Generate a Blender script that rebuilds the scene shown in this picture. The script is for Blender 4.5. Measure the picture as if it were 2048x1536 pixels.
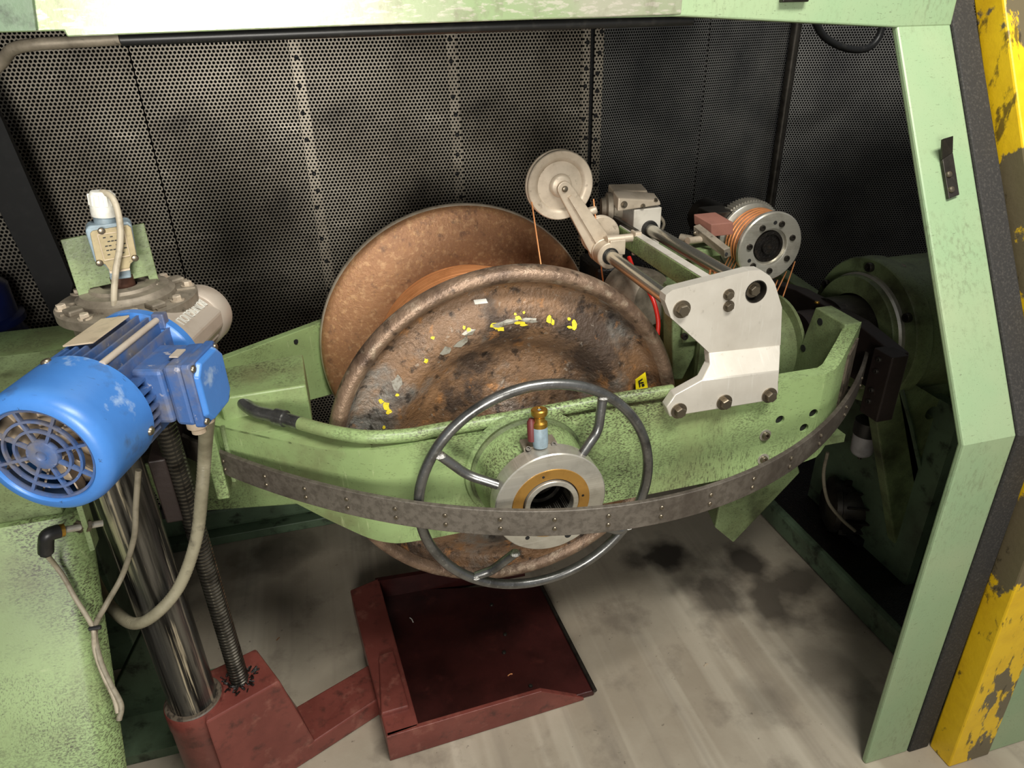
import bpy, bmesh, math, random
from mathutils import Vector, Matrix
random.seed(7)
for o in list(bpy.data.objects): bpy.data.objects.remove(o)
scn = bpy.context.scene
COL = scn.collection
V = Vector
PI = math.pi

# ------------------------------------------------------------------ camera
FPX, CX, CY, CAMH = 1400.0, 1024.0, 768.0, 1.6
_d = V((66, 2667, FPX)).normalized()
_y = V((592 - 1024, 48 - 768, FPX)); _y = (_y - _d * _y.dot(_d)).normalized()
_z = -_d
_x = _y.cross(_z)
RIGHT = V((_x[0], _y[0], _z[0])); DOWN = V((_x[1], _y[1], _z[1])); FWD = V((_x[2], _y[2], _z[2]))
EYE = V((0, 0, CAMH))
cam = bpy.data.objects.new('camera', bpy.data.cameras.new('camera')); COL.objects.link(cam)
cm = Matrix((RIGHT, -DOWN, -FWD)).transposed().to_4x4(); cm.translation = EYE
cam.matrix_world = cm
cam.data.sensor_width = 36.0
cam.data.lens = FPX / 2048 * 36.0
cam.data.clip_start = 0.02
scn.camera = cam

# ------------------------------------------------------------------ light
scn.view_settings.view_transform = 'Standard'
scn.view_settings.look = 'None'
scn.view_settings.gamma = 1.0
scn.view_settings.use_curve_mapping = False
scn.view_settings.exposure = 0.0
w = bpy.data.worlds.new('hall'); scn.world = w; w.use_nodes = True
w.node_tree.nodes['Background'].inputs[0].default_value = (0.95, 0.97, 1.0, 1)
w.node_tree.nodes['Background'].inputs[1].default_value = 0.23
def area(name, loc, target, sx, sy, power, col=(1, 1, 1)):
    l = bpy.data.lights.new(name, 'AREA'); l.shape = 'RECTANGLE'; l.size = sx; l.size_y = sy; l.energy = power; l.color = col
    o = bpy.data.objects.new(name, l); COL.objects.link(o); o.location = loc
    o.rotation_euler = (V(target) - V(loc)).to_track_quat('-Z', 'Y').to_euler(); return o
area('hall_ceiling_lamp', (0.75, -0.30, 3.2), (0.4, 1.2, 0.5), 1.3, 0.4, 88, (1, 0.97, 0.9))
hall = area('hall_work_lamp', (-0.35, -1.40, 1.55), (0.0, 2.3, 1.50), 0.7, 0.7, 13, (1, 0.96, 0.88))
hall.data.spread = math.radians(75)

# ------------------------------------------------------------------ helpers
def ray(px, py):
    return RIGHT * ((px - CX) / FPX) + DOWN * ((py - CY) / FPX) + FWD
def at(px, py, X=None, Y=None, Z=None):
    r = ray(px, py)
    if X is not None: t = X / r.x
    elif Y is not None: t = Y / r.y
    else: t = (Z - CAMH) / r.z
    return EYE + r * t
def atp(px, py, p, n):
    r = ray(px, py); p = V(p); n = V(n)
    return EYE + r * ((p - EYE).dot(n) / r.dot(n))

ORG = {}
def org(o): return ORG.get(o.name, V((0, 0, 0))) if o else V((0, 0, 0))
def thing(name, label, cat, loc=(0, 0, 0), group=None):
    o = bpy.data.objects.new(name, None); COL.objects.link(o); o.location = loc
    o.empty_display_size = 0.05
    ORG[o.name] = V(loc); o['label'] = label; o['category'] = cat
    if group: o['group'] = group
    return o
def tag(o, label=None, cat=None, group=None, kind=None):
    if label: o['label'] = label
    if cat: o['category'] = cat
    if group: o['group'] = group
    if kind: o['kind'] = kind
    return o
def part(name, bm, m, parent=None, smooth=40, bevel=0, loc=None, seg=2, label=None):
    """link bm (world coordinates) as one mesh object under parent"""
    me = bpy.data.meshes.new(name)
    base = org(parent) if parent else (V(loc) if loc is not None else V((0, 0, 0)))
    bmesh.ops.recalc_face_normals(bm, faces=bm.faces)
    bmesh.ops.translate(bm, verts=bm.verts, vec=-base)
    if smooth:
        a = math.radians(smooth)
        for f in bm.faces: f.smooth = True
        for e in bm.edges:
            if len(e.link_faces) == 2 and e.calc_face_angle(0) > a: e.smooth = False
    bm.to_mesh(me); bm.free()
    me.materials.append(m)
    o = bpy.data.objects.new(name, me); COL.objects.link(o)
    if parent: o.parent = parent
    else: o.location = base
    ORG[o.name] = base
    if bevel:
        b = o.modifiers.new('bevel', 'BEVEL'); b.width = bevel; b.segments = seg; b.limit_method = 'ANGLE'; b.angle_limit = math.radians(35)
        b.harden_normals = False
    if label: o['label'] = label
    return o
def nb(): return bmesh.new()
def frame(axis):
    a = V(axis).normalized()
    u = a.orthogonal().normalized() if abs(a.z) > .9 else V((0, 0, 1)).cross(a).normalized()
    return a, u, a.cross(u)
def box(bm, c, hx, hy, hz):
    """centre c, three half vectors"""
    c, hx, hy, hz = V(c), V(hx), V(hy), V(hz)
    vs = [bm.verts.new(c + hx * i + hy * j + hz * k) for i in (-1, 1) for j in (-1, 1) for k in (-1, 1)]
    for f in ((0, 1, 3, 2), (4, 6, 7, 5), (0, 4, 5, 1), (2, 3, 7, 6), (0, 2, 6, 4), (1, 5, 7, 3)):
        bm.faces.new([vs[i] for i in f])
    return bm
def abox(bm, x0, x1, y0, y1, z0, z1):
    return box(bm, ((x0 + x1) / 2, (y0 + y1) / 2, (z0 + z1) / 2), ((x1 - x0) / 2, 0, 0), (0, (y1 - y0) / 2, 0), (0, 0, (z1 - z0) / 2))
def lathe(bm, o, axis, prof, seg=48, closed=False):
    """profile of (radius, height along axis)"""
    a, u, v = frame(axis); o = V(o)
    rings = []
    for r, h in prof:
        if r < 1e-6: rings.append([bm.verts.new(o + a * h)])
        else: rings.append([bm.verts.new(o + a * h + (u * math.cos(2 * PI * i / seg) + v * math.sin(2 * PI * i / seg)) * r) for i in range(seg)])
    pairs = list(zip(rings, rings[1:]))
    if closed: pairs.append((rings[-1], rings[0]))
    for A, B in pairs:
        if len(A) == 1 and len(B) == 1: continue
        for i in range(seg):
            j = (i + 1) % seg
            if len(A) == 1: bm.faces.new((A[0], B[i], B[j]))
            elif len(B) == 1: bm.faces.new((A[i], B[0], A[j]))
            else: bm.faces.new((A[i], B[i], B[j], A[j]))
    return bm
def cyl(bm, p0, p1, r, seg=24, r1=None):
    p0, p1 = V(p0), V(p1); L = (p1 - p0).length
    return lathe(bm, p0, p1 - p0, [(0, 0), (r, 0), (r if r1 is None else r1, L), (0, L)], seg)
def catmull(P, n=8):
    P = [V(p) for p in P]
    if len(P) < 3: return P
    Q = [P[0] * 2 - P[1]] + P + [P[-1] * 2 - P[-2]]
    out = []
    for i in range(1, len(Q) - 2):
        a, b, c, d = Q[i - 1], Q[i], Q[i + 1], Q[i + 2]
        for k in range(n):
            t = k / n
            out.append(.5 * ((2 * b) + (c - a) * t + (2 * a - 5 * b + 4 * c - d) * t * t + (3 * b - a - 3 * c + d) * t ** 3))
    out.append(P[-1]); return out
def tube(bm, P, r, seg=12, closed=False, rad=None):
    P = [V(p) for p in P]; n = len(P)
    T = []
    for i in range(n):
        if closed: t = P[(i + 1) % n] - P[i - 1]
        else: t = P[min(i + 1, n - 1)] - P[max(i - 1, 0)]
        T.append(t.normalized())
    u = T[0].orthogonal().normalized(); rings = []
    for i in range(n):
        u = (u - T[i] * u.dot(T[i])).normalized(); v = T[i].cross(u)
        rr = rad(i) if rad else r
        rings.append([bm.verts.new(P[i] + (u * math.cos(2 * PI * k / seg) + v * math.sin(2 * PI * k / seg)) * rr) for k in range(seg)])
    pr = list(zip(rings, rings[1:]))
    for A, B in pr:
        for i in range(seg): bm.faces.new((A[i], A[(i + 1) % seg], B[(i + 1) % seg], B[i]))
    if closed:
        A, B = rings[-1], rings[0]
        best = min(range(seg), key=lambda s: (A[0].co - B[s].co).length)
        for i in range(seg): bm.faces.new((A[i], A[(i + 1) % seg], B[(i + 1 + best) % seg], B[(i + best) % seg]))
    else:
        bm.faces.new(list(reversed(rings[0]))); bm.faces.new(rings[-1])
    return bm
def prism(bm, pts, vec):
    vec = V(vec)
    A = [bm.verts.new(V(p)) for p in pts]; B = [bm.verts.new(V(p) + vec) for p in pts]
    bm.faces.new(A); bm.faces.new(list(reversed(B))); n = len(A)
    for i in range(n): bm.faces.new((A[i], B[i], B[(i + 1) % n], A[(i + 1) % n]))
    return bm
def prism_holes(bm, outer, holes, vec):
    vec = V(vec); E = []
    for loop in [outer] + holes:
        vs = [bm.verts.new(V(p)) for p in loop]
        E += [bm.edges.new((vs[i], vs[(i + 1) % len(vs)])) for i in range(len(vs))]
    r = bmesh.ops.triangle_fill(bm, edges=E, use_beauty=True)
    fs = [g for g in r['geom'] if isinstance(g, bmesh.types.BMFace)]
    ex = bmesh.ops.extrude_face_region(bm, geom=fs + E)
    bmesh.ops.translate(bm, verts=[g for g in ex['geom'] if isinstance(g, bmesh.types.BMVert)], vec=vec)
    return bm
def circ(c, n, r, k=20, ref=None):
    a, u, v = frame(n)
    return [V(c) + (u * math.cos(2 * PI * i / k) + v * math.sin(2 * PI * i / k)) * r for i in range(k)]
def loft(bm, sections, cap=True):
    R = [[bm.verts.new(V(p)) for p in s] for s in sections]; n = len(R[0])
    for A, B in zip(R, R[1:]):
        for i in range(n): bm.faces.new((A[i], A[(i + 1) % n], B[(i + 1) % n], B[i]))
    if cap: bm.faces.new(list(reversed(R[0]))); bm.faces.new(R[-1])
    return bm
def strip(bm, prof, x0, x1, th):
    """sheet running along prof (Y,Z points), from x0 to x1, th = thickness towards +Y side"""
    n = len(prof); off = []
    for i in range(n):
        a = V(prof[max(i - 1, 0)]); b = V(prof[min(i + 1, n - 1)]); t = (b - a).normalized()
        off.append(V((t.y, -t.x)) * th)
    front = [V((0, p[0], p[1])) for p in prof]; back = [V((0, p[0] + o.x, p[1] + o.y)) for p, o in zip(prof, off)]
    xs = []
    for x in (x0, x1): xs.append([[bm.verts.new(q + V((x, 0, 0))) for q in L] for L in (front, back)])
    (f0, b0), (f1, b1) = xs
    for i in range(n - 1):
        bm.faces.new((f0[i], f1[i], f1[i + 1], f0[i + 1])); bm.faces.new((b0[i], b0[i + 1], b1[i + 1], b1[i]))
        bm.faces.new((f0[i], f0[i + 1], b0[i + 1], b0[i])); bm.faces.new((f1[i], b1[i], b1[i + 1], f1[i + 1]))
    for i in (0, n - 1): bm.faces.new((f0[i], b0[i], b1[i], f1[i]))
    return bm

# ------------------------------------------------------------------ materials
def lin(c): return tuple(((x / 255) / 12.92 if x / 255 <= .04045 else ((x / 255 + .055) / 1.055) ** 2.4) for x in c) + (1,)
def material(name, base, rough=.5, metal=0.0, layers=(), bump=None, rlayers=(), spec=.5, coat=0, aniso=0):
    """layers: (sRGB colour, noise scale or (x,y,z) scale, low, high, detail, amount[, seed])"""
    m = bpy.data.materials.new(name); m.use_nodes = True
    nt = m.node_tree; N = nt.nodes; L = nt.links
    p = N['Principled BSDF']; p.inputs['Roughness'].default_value = rough; p.inputs['Metallic'].default_value = metal
    p.inputs['Specular IOR Level'].default_value = spec
    if coat: p.inputs['Coat Weight'].default_value = coat
    tc = N.new('ShaderNodeTexCoord')
    def noise(scale, lo, hi, detail, seed=0):
        mp = N.new('ShaderNodeMapping'); L.new(tc.outputs['Object'], mp.inputs[0])
        mp.inputs['Scale'].default_value = scale if isinstance(scale, tuple) else (scale,) * 3
        mp.inputs['Location'].default_value = (seed * 3.7, seed * 1.9, seed * 5.3)
        n = N.new('ShaderNodeTexNoise'); n.inputs['Scale'].default_value = 1; n.inputs['Detail'].default_value = detail; n.inputs['Roughness'].default_value = .62
        L.new(mp.outputs[0], n.inputs[0])
        r = N.new('ShaderNodeMapRange'); r.inputs[1].default_value = lo; r.inputs[2].default_value = hi
        L.new(n.outputs[0], r.inputs[0]); return r.outputs[0]
    col = N.new('ShaderNodeRGB'); col.outputs[0].default_value = lin(base); cur = col.outputs[0]
    for k, ly in enumerate(layers):
        c, sc, lo, hi, det, amt = ly[:6]
        f = noise(sc, lo, hi, det, ly[6] if len(ly) > 6 else k + 1)
        if len(ly) > 7:
            mk = N.new('ShaderNodeMath'); mk.operation = 'MULTIPLY'; L.new(f, mk.inputs[0]); L.new(noise(ly[7][0], ly[7][1], ly[7][2], 5, k + 21), mk.inputs[1]); f = mk.outputs[0]
        mul = N.new('ShaderNodeMath'); mul.operation = 'MULTIPLY'; mul.inputs[1].default_value = amt; L.new(f, mul.inputs[0])
        mx = N.new('ShaderNodeMix'); mx.data_type = 'RGBA'; L.new(mul.outputs[0], mx.inputs[0]); L.new(cur, mx.inputs[6]); mx.inputs[7].default_value = lin(c)
        cur = mx.outputs[2]
    L.new(cur, p.inputs['Base Color'])
    for sc, lo, hi, det, r0, r1 in rlayers[:1]:
        f = noise(sc, lo, hi, det, 9); r = N.new('ShaderNodeMapRange'); r.inputs[3].default_value = r0; r.inputs[4].default_value = r1
        L.new(f, r.inputs[0]); L.new(r.outputs[0], p.inputs['Roughness'])
    if bump:
        f = noise(bump[0], .2, .8, 4, 11); b = N.new('ShaderNodeBump'); b.inputs['Strength'].default_value = bump[1]; b.inputs['Distance'].default_value = bump[2]
        L.new(f, b.inputs['Height']); L.new(b.outputs[0], p.inputs['Normal'])
    return m
def perforated(name, base, pitch, hole, layers=(), rough=.45, metal=.6, strength=1.0):
    """sheet with staggered punched holes showing the black lining behind; lies in its local XZ plane"""
    m = material(name, base, rough, metal, layers, None)
    nt = m.node_tree; N = nt.nodes; L = nt.links; p = N['Principled BSDF']
    tc = N.new('ShaderNodeTexCoord'); ds = []
    for offx, offz in ((0, 0), (.5, .5)):
        a = N.new('ShaderNodeVectorMath'); a.operation = 'MULTIPLY'; a.inputs[1].default_value = (1 / pitch, 0, 1 / (pitch * 1.732)); L.new(tc.outputs['Object'], a.inputs[0])
        b = N.new('ShaderNodeVectorMath'); b.operation = 'ADD'; b.inputs[1].default_value = (offx, 0, offz); L.new(a.outputs[0], b.inputs[0])
        c = N.new('ShaderNodeVectorMath'); c.operation = 'FRACTION'; L.new(b.outputs[0], c.inputs[0])
        d = N.new('ShaderNodeVectorMath'); d.operation = 'SUBTRACT'; d.inputs[1].default_value = (.5, 0, .5); L.new(c.outputs[0], d.inputs[0])
        e = N.new('ShaderNodeVectorMath'); e.operation = 'MULTIPLY'; e.inputs[1].default_value = (pitch, 0, pitch * 1.732); L.new(d.outputs[0], e.inputs[0])
        f = N.new('ShaderNodeVectorMath'); f.operation = 'LENGTH'; L.new(e.outputs[0], f.inputs[0]); ds.append(f.outputs['Value'])
    mn = N.new('ShaderNodeMath'); mn.operation = 'MINIMUM'; L.new(ds[0], mn.inputs[0]); L.new(ds[1], mn.inputs[1])
    st = N.new('ShaderNodeMapRange'); st.inputs[1].default_value = hole * .44; st.inputs[2].default_value = hole * .56; L.new(mn.outputs[0], st.inputs[0])
    blk = N.new('ShaderNodeBsdfDiffuse'); blk.inputs[0].default_value = (.004, .004, .004, 1)
    mix = N.new('ShaderNodeMixShader'); L.new(st.outputs[0], mix.inputs[0]); L.new(blk.outputs[0], mix.inputs[1]); L.new(p.outputs[0], mix.inputs[2])
    L.new(mix.outputs[0], N['Material Output'].inputs[0])
    return m

GRIME = (52, 50, 36)
M = {}
M['green'] = material('green_paint', (146, 170, 114), .42, 0, [((124, 142, 92), 3, .38, .68, 5, .7), ((104, 100, 70), 4, .5, .7, 10, .75), ((58, 53, 40), (190, 190, 420), .47, .58, 6, .9, 3, (3.4, .44, .6)), ((58, 54, 40), (420, 420, 90), .52, .62, 5, .8, 4, (2.6, .44, .62)), ((62, 58, 42), (110, 110, 380), .62, .68, 5, .6), ((196, 208, 158), (14, 180, 14), .64, .72, 3, .3)], (200, .10, .001))
M['green_dirty'] = material('oily_green_paint', (128, 146, 102), .45, 0, [((92, 98, 64), 6, .4, .68, 9, .85), ((34, 32, 23), 8, .48, .68, 11, .8), (GRIME, (220, 220, 400), .54, .66, 6, .6)], (120, .2, .002))
M['green_frame'] = material('pale_green_frame_paint', (148, 174, 134), .4, 0, [((164, 178, 140), 4, .4, .7, 3, .7), ((122, 132, 102), (120, 120, 50), .5, .66, 8, .6, 2, (5, .46, .64)), ((92, 98, 76), (420, 420, 160), .62, .69, 4, .5), ((84, 84, 64), (70, 70, 300), .64, .7, 5, .5)], (60, .06, .001))
M['green_dark'] = material('dark_green_paint', (100, 122, 96), .45, 0, [((58, 66, 50), 5, .4, .66, 7, .8), ((22, 21, 16), 18, .54, .68, 9, .8)], (60, .15, .002))
M['panel'] = material('worn_guard_panel', (170, 166, 150), .34, .3, [((142, 162, 118), 2.2, .44, .6, 3, .95), ((196, 188, 176), (50, 400, 160), .52, .6, 5, .6), ((116, 108, 94), (20, 60, 14), .54, .7, 9, .75), ((214, 208, 196), (6, 60, 30), .6, .66, 8, .5)], (120, .1, .001))
M['seal'] = material('black_rubber', (46, 44, 42), .8, 0, [((84, 80, 74), 220, .5, .7, 4, .6)], (160, .3, .002))
M['yellow'] = material('worn_yellow_paint', (244, 200, 28), .42, 0, [((214, 166, 20), 12, .45, .7, 5, .6), ((96, 90, 76), (10, 5, 4.5), .54, .56, 11, .95), ((56, 48, 34), (60, 30, 14), .6, .66, 8, .8)], (50, .2, .002))
M['floor'] = None
M['steel'] = material('machined_steel', (190, 186, 174), .3, .6, [((132, 124, 112), 24, .48, .72, 7, .55), ((216, 212, 202), (8, 8, 300), .55, .65, 2, .3)], None)
M['alu'] = material('aluminium', (212, 206, 194), .36, .35, [((176, 168, 154), 6, .42, .72, 7, .6), ((120, 110, 92), 40, .64, .76, 7, .6), ((232, 230, 222), (200, 10, 10), .62, .7, 2, .3)], (140, .05, .001))
M['alu_cast'] = material('cast_aluminium', (196, 182, 162), .45, .3, [((142, 126, 106), 16, .45, .7, 6, .6), ((96, 82, 66), 60, .6, .72, 6, .55)], (150, .15, .001))
M['grey_cast'] = material('grey_casting', (146, 136, 120), .55, .3, [((86, 78, 66), 22, .4, .68, 6, .75), ((40, 36, 30), 60, .6, .74, 6, .7)], (120, .25, .001))
M['grey_paint'] = material('grey_paint', (178, 166, 152), .45, .15, [((140, 122, 104), 12, .48, .72, 5, .6)], (160, .1, .001))
M['bolt'] = material('bolt_steel', (132, 122, 106), .35, .85, [((70, 62, 50), 160, .45, .7, 4, .6)])
M['dark_steel'] = material('dark_steel', (70, 66, 60), .4, .7, [((34, 30, 26), 24, .4, .7, 6, .8), ((120, 112, 100), 80, .62, .74, 4, .5)])
M['rod'] = material('polished_rod', (186, 182, 170), .22, .85, [((120, 114, 102), (40, 4, 40), .55, .75, 3, .4)])
M['wheel'] = material('bare_steel_tube', (128, 128, 126), .3, .85, [((64, 62, 60), 24, .45, .7, 5, .7), ((176, 176, 174), 120, .6, .7, 3, .4)], (160, .1, .001))
M['weld'] = material('weld_bead', (190, 188, 184), .3, .9, (), (300, .6, .003))
M['brass'] = material('brass', (186, 144, 62), .3, .9, [((120, 88, 34), 60, .55, .75, 4, .5)])
M['bronze'] = material('bronze_ring', (182, 138, 70), .35, .6, [((140, 100, 50), 40, .5, .7, 4, .5)])
M['copper'] = material('copper_wire', (236, 160, 104), .3, .5, [((184, 112, 64), 30, .5, .75, 5, .6)])
M['rust'] = material('rusty_steel', (128, 102, 80), .55, .25, [((140, 104, 70), 7, .44, .6, 9, .75), ((122, 124, 120), 4.5, .5, .6, 9, .85), ((66, 54, 46), 8, .5, .62, 10, .9), ((178, 124, 72), 22, .6, .68, 9, .7), ((34, 28, 25), 40, .56, .66, 9, .8), ((170, 160, 146), 70, .62, .7, 8, .5)], (110, .6, .004), [(20, .3, .7, 5, .32, .75)])
M['rust_rim'] = material('worn_rusty_rim', (140, 116, 96), .4, .4, [((86, 68, 56), 12, .44, .62, 10, .85), ((180, 162, 140), 34, .54, .66, 9, .6), ((44, 35, 30), 34, .56, .66, 9, .75)], (110, .5, .003))
M['rust_bright'] = material('copper_stained_flange', (162, 118, 82), .48, .35, [((130, 92, 64), 5, .4, .64, 10, .7), ((196, 158, 116), 70, .52, .66, 8, .6), ((96, 70, 54), 40, .56, .68, 9, .65), ((190, 146, 94), 160, .56, .66, 6, .5)], (120, .3, .002))
M['red'] = material('oxide_red_paint', (122, 64, 56), .38, .05, [((96, 46, 40), 6, .42, .66, 7, .8), ((156, 104, 90), 18, .56, .7, 8, .55), ((60, 38, 34), 30, .54, .7, 8, .7)], (70, .15, .002))
M['red_dark'] = material('oily_red_plate', (66, 30, 28), .3, .1, [((36, 17, 16), 6, .4, .65, 7, .85), ((96, 48, 42), 20, .58, .72, 7, .4)], (60, .15, .002))
M['blue'] = material('blue_motor_paint', (62, 116, 184), .36, 0, [((46, 92, 156), 7, .42, .7, 6, .6), ((158, 178, 200), 8, .62, .67, 10, .7), ((58, 64, 74), 14, .57, .68, 10, .6), ((40, 44, 50), (60, 200, 60), .66, .71, 6, .7)], (120, .08, .001))
M['blue_dusty'] = material('dusty_blue_casting', (56, 88, 140), .5, .05, [((112, 104, 92), 12, .44, .62, 8, .8), ((40, 62, 106), 26, .5, .68, 6, .6), ((176, 170, 166), 60, .62, .7, 7, .6)], (120, .2, .001))
M['navy'] = material('navy_paint', (14, 26, 74), .3, 0, [((8, 12, 34), 9, .4, .7, 5, .7)])
M['beige'] = material('dusty_beige', (176, 158, 136), .6, 0, [((112, 98, 82), 24, .45, .7, 6, .6)])
M['plate'] = material('nameplate_metal', (206, 188, 162), .45, .3, [((150, 132, 110), 50, .5, .7, 6, .5)])
M['tan_cover'] = material('tan_switch_cover', (156, 142, 108), .45, .2, [((116, 102, 72), 30, .45, .7, 7, .7), ((70, 60, 42), 120, .6, .7, 5, .6)], (140, .1, .001))
M['lightblue'] = material('pale_blue_housing', (136, 154, 164), .5, .1, [((82, 88, 88), 30, .45, .7, 6, .6)])
M['white'] = material('dirty_white_plastic', (214, 212, 202), .45, 0, [((150, 146, 134), 30, .5, .72, 6, .6)])
M['white_cast'] = material('white_painted_casting', (206, 200, 188), .45, .1, [((150, 140, 122), 18, .48, .7, 6, .6), ((80, 72, 60), 60, .64, .74, 5, .6)], (120, .1, .001))
M['cable'] = material('grey_cable', (138, 130, 112), .55, 0, [((82, 76, 60), 40, .45, .7, 5, .6), ((40, 36, 28), 16, .58, .7, 5, .7)])
M['cable_white'] = material('pale_cable', (168, 158, 138), .5, 0, [((104, 94, 76), 50, .5, .7, 5, .6)])
M['conduit'] = material('ribbed_grey_conduit', (146, 140, 118), .5, 0, [((92, 86, 66), 14, .45, .7, 5, .7), ((46, 42, 32), 12, .6, .7, 5, .7)])
M['black'] = material('black_plastic', (30, 30, 30), .4, 0, [((60, 58, 54), 60, .55, .7, 5, .5)])
M['black_flat'] = material('flat_black', (16, 16, 17), .7, 0, [((30, 30, 30), 40, .5, .7, 5, .6)])
M['red_hose'] = material('red_hose', (196, 34, 26), .35, 0)
M['terracotta'] = material('terracotta_block', (142, 96, 82), .6, 0, [((110, 74, 64), 18, .45, .7, 6, .6)], (150, .1, .001))
M['brown'] = material('dark_brown_flyer', (44, 34, 31), .5, .2, [((28, 20, 18), 9, .4, .7, 6, .8), ((80, 62, 54), 70, .64, .72, 5, .5)], (80, .2, .002))
M['bow'] = material('grey_bow_laminate', (104, 97, 88), .5, .2, [((72, 66, 58), (90, 90, 90), .45, .6, 5, .6), ((58, 50, 43), 3, .42, .58, 5, .8)], (500, .3, .001))
M['column'] = material('chrome_painted_reflections', (120, 118, 112), .26, .8, [((26, 26, 25), (22, 22, 1.0), .44, .56, 5, .95), ((224, 214, 190), (70, 70, 1.6), .56, .62, 5, .85), ((16, 16, 16), (50, 50, 4), .58, .66, 6, .8)], None)  # vertical pale and dark streaks paint the chrome's reflections into the colour
M['screw'] = material('greased_lead_screw', (96, 92, 84), .22, .85, [((36, 32, 28), 30, .48, .65, 6, .7)])
M['sticker'] = material('yellow_sticker', (240, 220, 30), .4, 0)
M['ymark'] = material('yellow_paint_mark', (226, 204, 50), .5, 0, [((150, 140, 60), 120, .55, .65, 5, .6)])
M['smark'] = material('scraped_bare_mark', (168, 164, 152), .4, .4, [((110, 96, 80), 90, .5, .65, 6, .8)])
M['ink'] = material('black_ink', (26, 26, 22), .6)
M['label_dark'] = material('soiled_label', (92, 82, 70), .5, 0, [((40, 34, 30), (120, 60, 50), .48, .6, 6, .8)])
M['grease_dark'] = material('black_grease', (20, 17, 15), .35, 0, [((52, 42, 32), 60, .55, .7, 6, .6)], (200, .5, .003))
M['porc'] = material('white_filter_bowl', (176, 174, 176), .35, 0, [((120, 116, 114), 26, .45, .7, 5, .6)])
PERF_L = [((112, 102, 88), 3.2, .42, .62, 6, .7), ((60, 54, 48), 6, .52, .72, 8, .75), ((208, 198, 182), (10, 10, 26), .6, .7, 7, .5)]
M['perf'] = perforated('perforated_steel', (158, 150, 136), .0112, .0080, PERF_L, .45, .3)
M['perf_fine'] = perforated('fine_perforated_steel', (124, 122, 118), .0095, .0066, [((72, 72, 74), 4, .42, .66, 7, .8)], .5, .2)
M['perf_dark'] = perforated('dark_perforated_steel', (118, 112, 102), .0112, .0080, [((64, 60, 54), 8, .45, .66, 7, .7)], .45, .3)
M['perf_joint'] = perforated('perforated_joint_strip', (172, 162, 146), .0112, .0066, [((118, 108, 94), 8, .45, .66, 7, .7)], .45, .3)
M['joint'] = material('joint_strip_steel', (116, 106, 92), .5, .5, [((64, 58, 50), 20, .4, .65, 6, .8)])

def floor_material():
    m = material('concrete_floor', (176, 166, 148), .55, 0, [((150, 138, 120), 2.2, .4, .65, 6, .8), ((206, 197, 178), (9, .35, 1), .52, .66, 3, .55), ((138, 128, 114), (15, .45, 1), .56, .68, 3, .45), ((112, 102, 90), 7, .54, .7, 9, .6), ((60, 52, 44), 60, .68, .74, 5, .7)], (140, .12, .002))
    nt = m.node_tree; N = nt.nodes; L = nt.links; p = N['Principled BSDF']
    tc = [n for n in N if n.type == 'TEX_COORD'][0]
    src = p.inputs['Base Color'].links[0].from_socket
    nz = N.new('ShaderNodeTexNoise'); nz.inputs['Scale'].default_value = 9; nz.inputs['Detail'].default_value = 6; L.new(tc.outputs['Object'], nz.inputs[0])
    total = None
    for (x, y, r, amt) in STAINS:
        d = N.new('ShaderNodeVectorMath'); d.operation = 'DISTANCE'; d.inputs[1].default_value = (x, y, 0); L.new(tc.outputs['Object'], d.inputs[0])
        a = N.new('ShaderNodeMath'); a.operation = 'MULTIPLY_ADD'; a.inputs[1].default_value = 2.2 * r; L.new(nz.outputs[0], a.inputs[0]); L.new(d.outputs['Value'], a.inputs[2])
        q = N.new('ShaderNodeMapRange'); q.inputs[1].default_value = r * 2.15; q.inputs[2].default_value = r * 1.45; q.inputs[4].default_value = amt; L.new(a.outputs[0], q.inputs[0])
        if total is None: total = q.outputs[0]
        else:
            mx = N.new('ShaderNodeMath'); mx.operation = 'MAXIMUM'; L.new(total, mx.inputs[0]); L.new(q.outputs[0], mx.inputs[1]); total = mx.outputs[0]
    mx = N.new('ShaderNodeMix'); mx.data_type = 'RGBA'; L.new(total, mx.inputs[0]); L.new(src, mx.inputs[6]); mx.inputs[7].default_value = lin((44, 38, 34)); L.new(mx.outputs[2], p.inputs['Base Color'])
    r = N.new('ShaderNodeMapRange'); r.inputs[3].default_value = .55; r.inputs[4].default_value = .3; L.new(total, r.inputs[0]); L.new(r.outputs[0], p.inputs['Roughness'])
    return m
STAINS = []
for px, py, r, a in ((1330, 1110, .10, .9), (1270, 1120, .06, .6), (1440, 1180, .16, .7), (1540, 1200, .14, .72), (1500, 1120, .09, .85), (1590, 1160, .1, .7), (1640, 1330, .1, .35), (1530, 1400, .09, .35), (480, 1140, .1, .5), (560, 1110, .14, .5), (250, 1250, .2, .6), (1700, 1240, .1, .4)):
    q = at(px, py, Z=0); STAINS.append((q.x, q.y, r, a))
M['floor'] = floor_material()

# ------------------------------------------------------------------ small shared fittings
SHARED = {}
def shared_mesh(key, fn, m):
    if key not in SHARED:
        bm = nb(); fn(bm); bmesh.ops.recalc_face_normals(bm, faces=bm.faces)
        for f in bm.faces: f.smooth = True
        for e in bm.edges:
            if len(e.link_faces) == 2 and e.calc_face_angle(0) > .6: e.smooth = False
        me = bpy.data.meshes.new(key); bm.to_mesh(me); bm.free(); me.materials.append(m); SHARED[key] = me
    return SHARED[key]
def hexbolt(bm):   # unit washer radius 1
    lathe(bm, (0, 0, 0), (0, 0, 1), [(1.0, -.05), (1.0, .18), (.62, .18)], 24)
    R = .68
    a = [V((R * math.cos(i * PI / 3), R * math.sin(i * PI / 3), 0)) for i in range(6)]
    loft(bm, [[p + V((0, 0, .16)) for p in a], [p + V((0, 0, .72)) for p in a], [p * .88 + V((0, 0, .82)) for p in a]])
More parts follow.
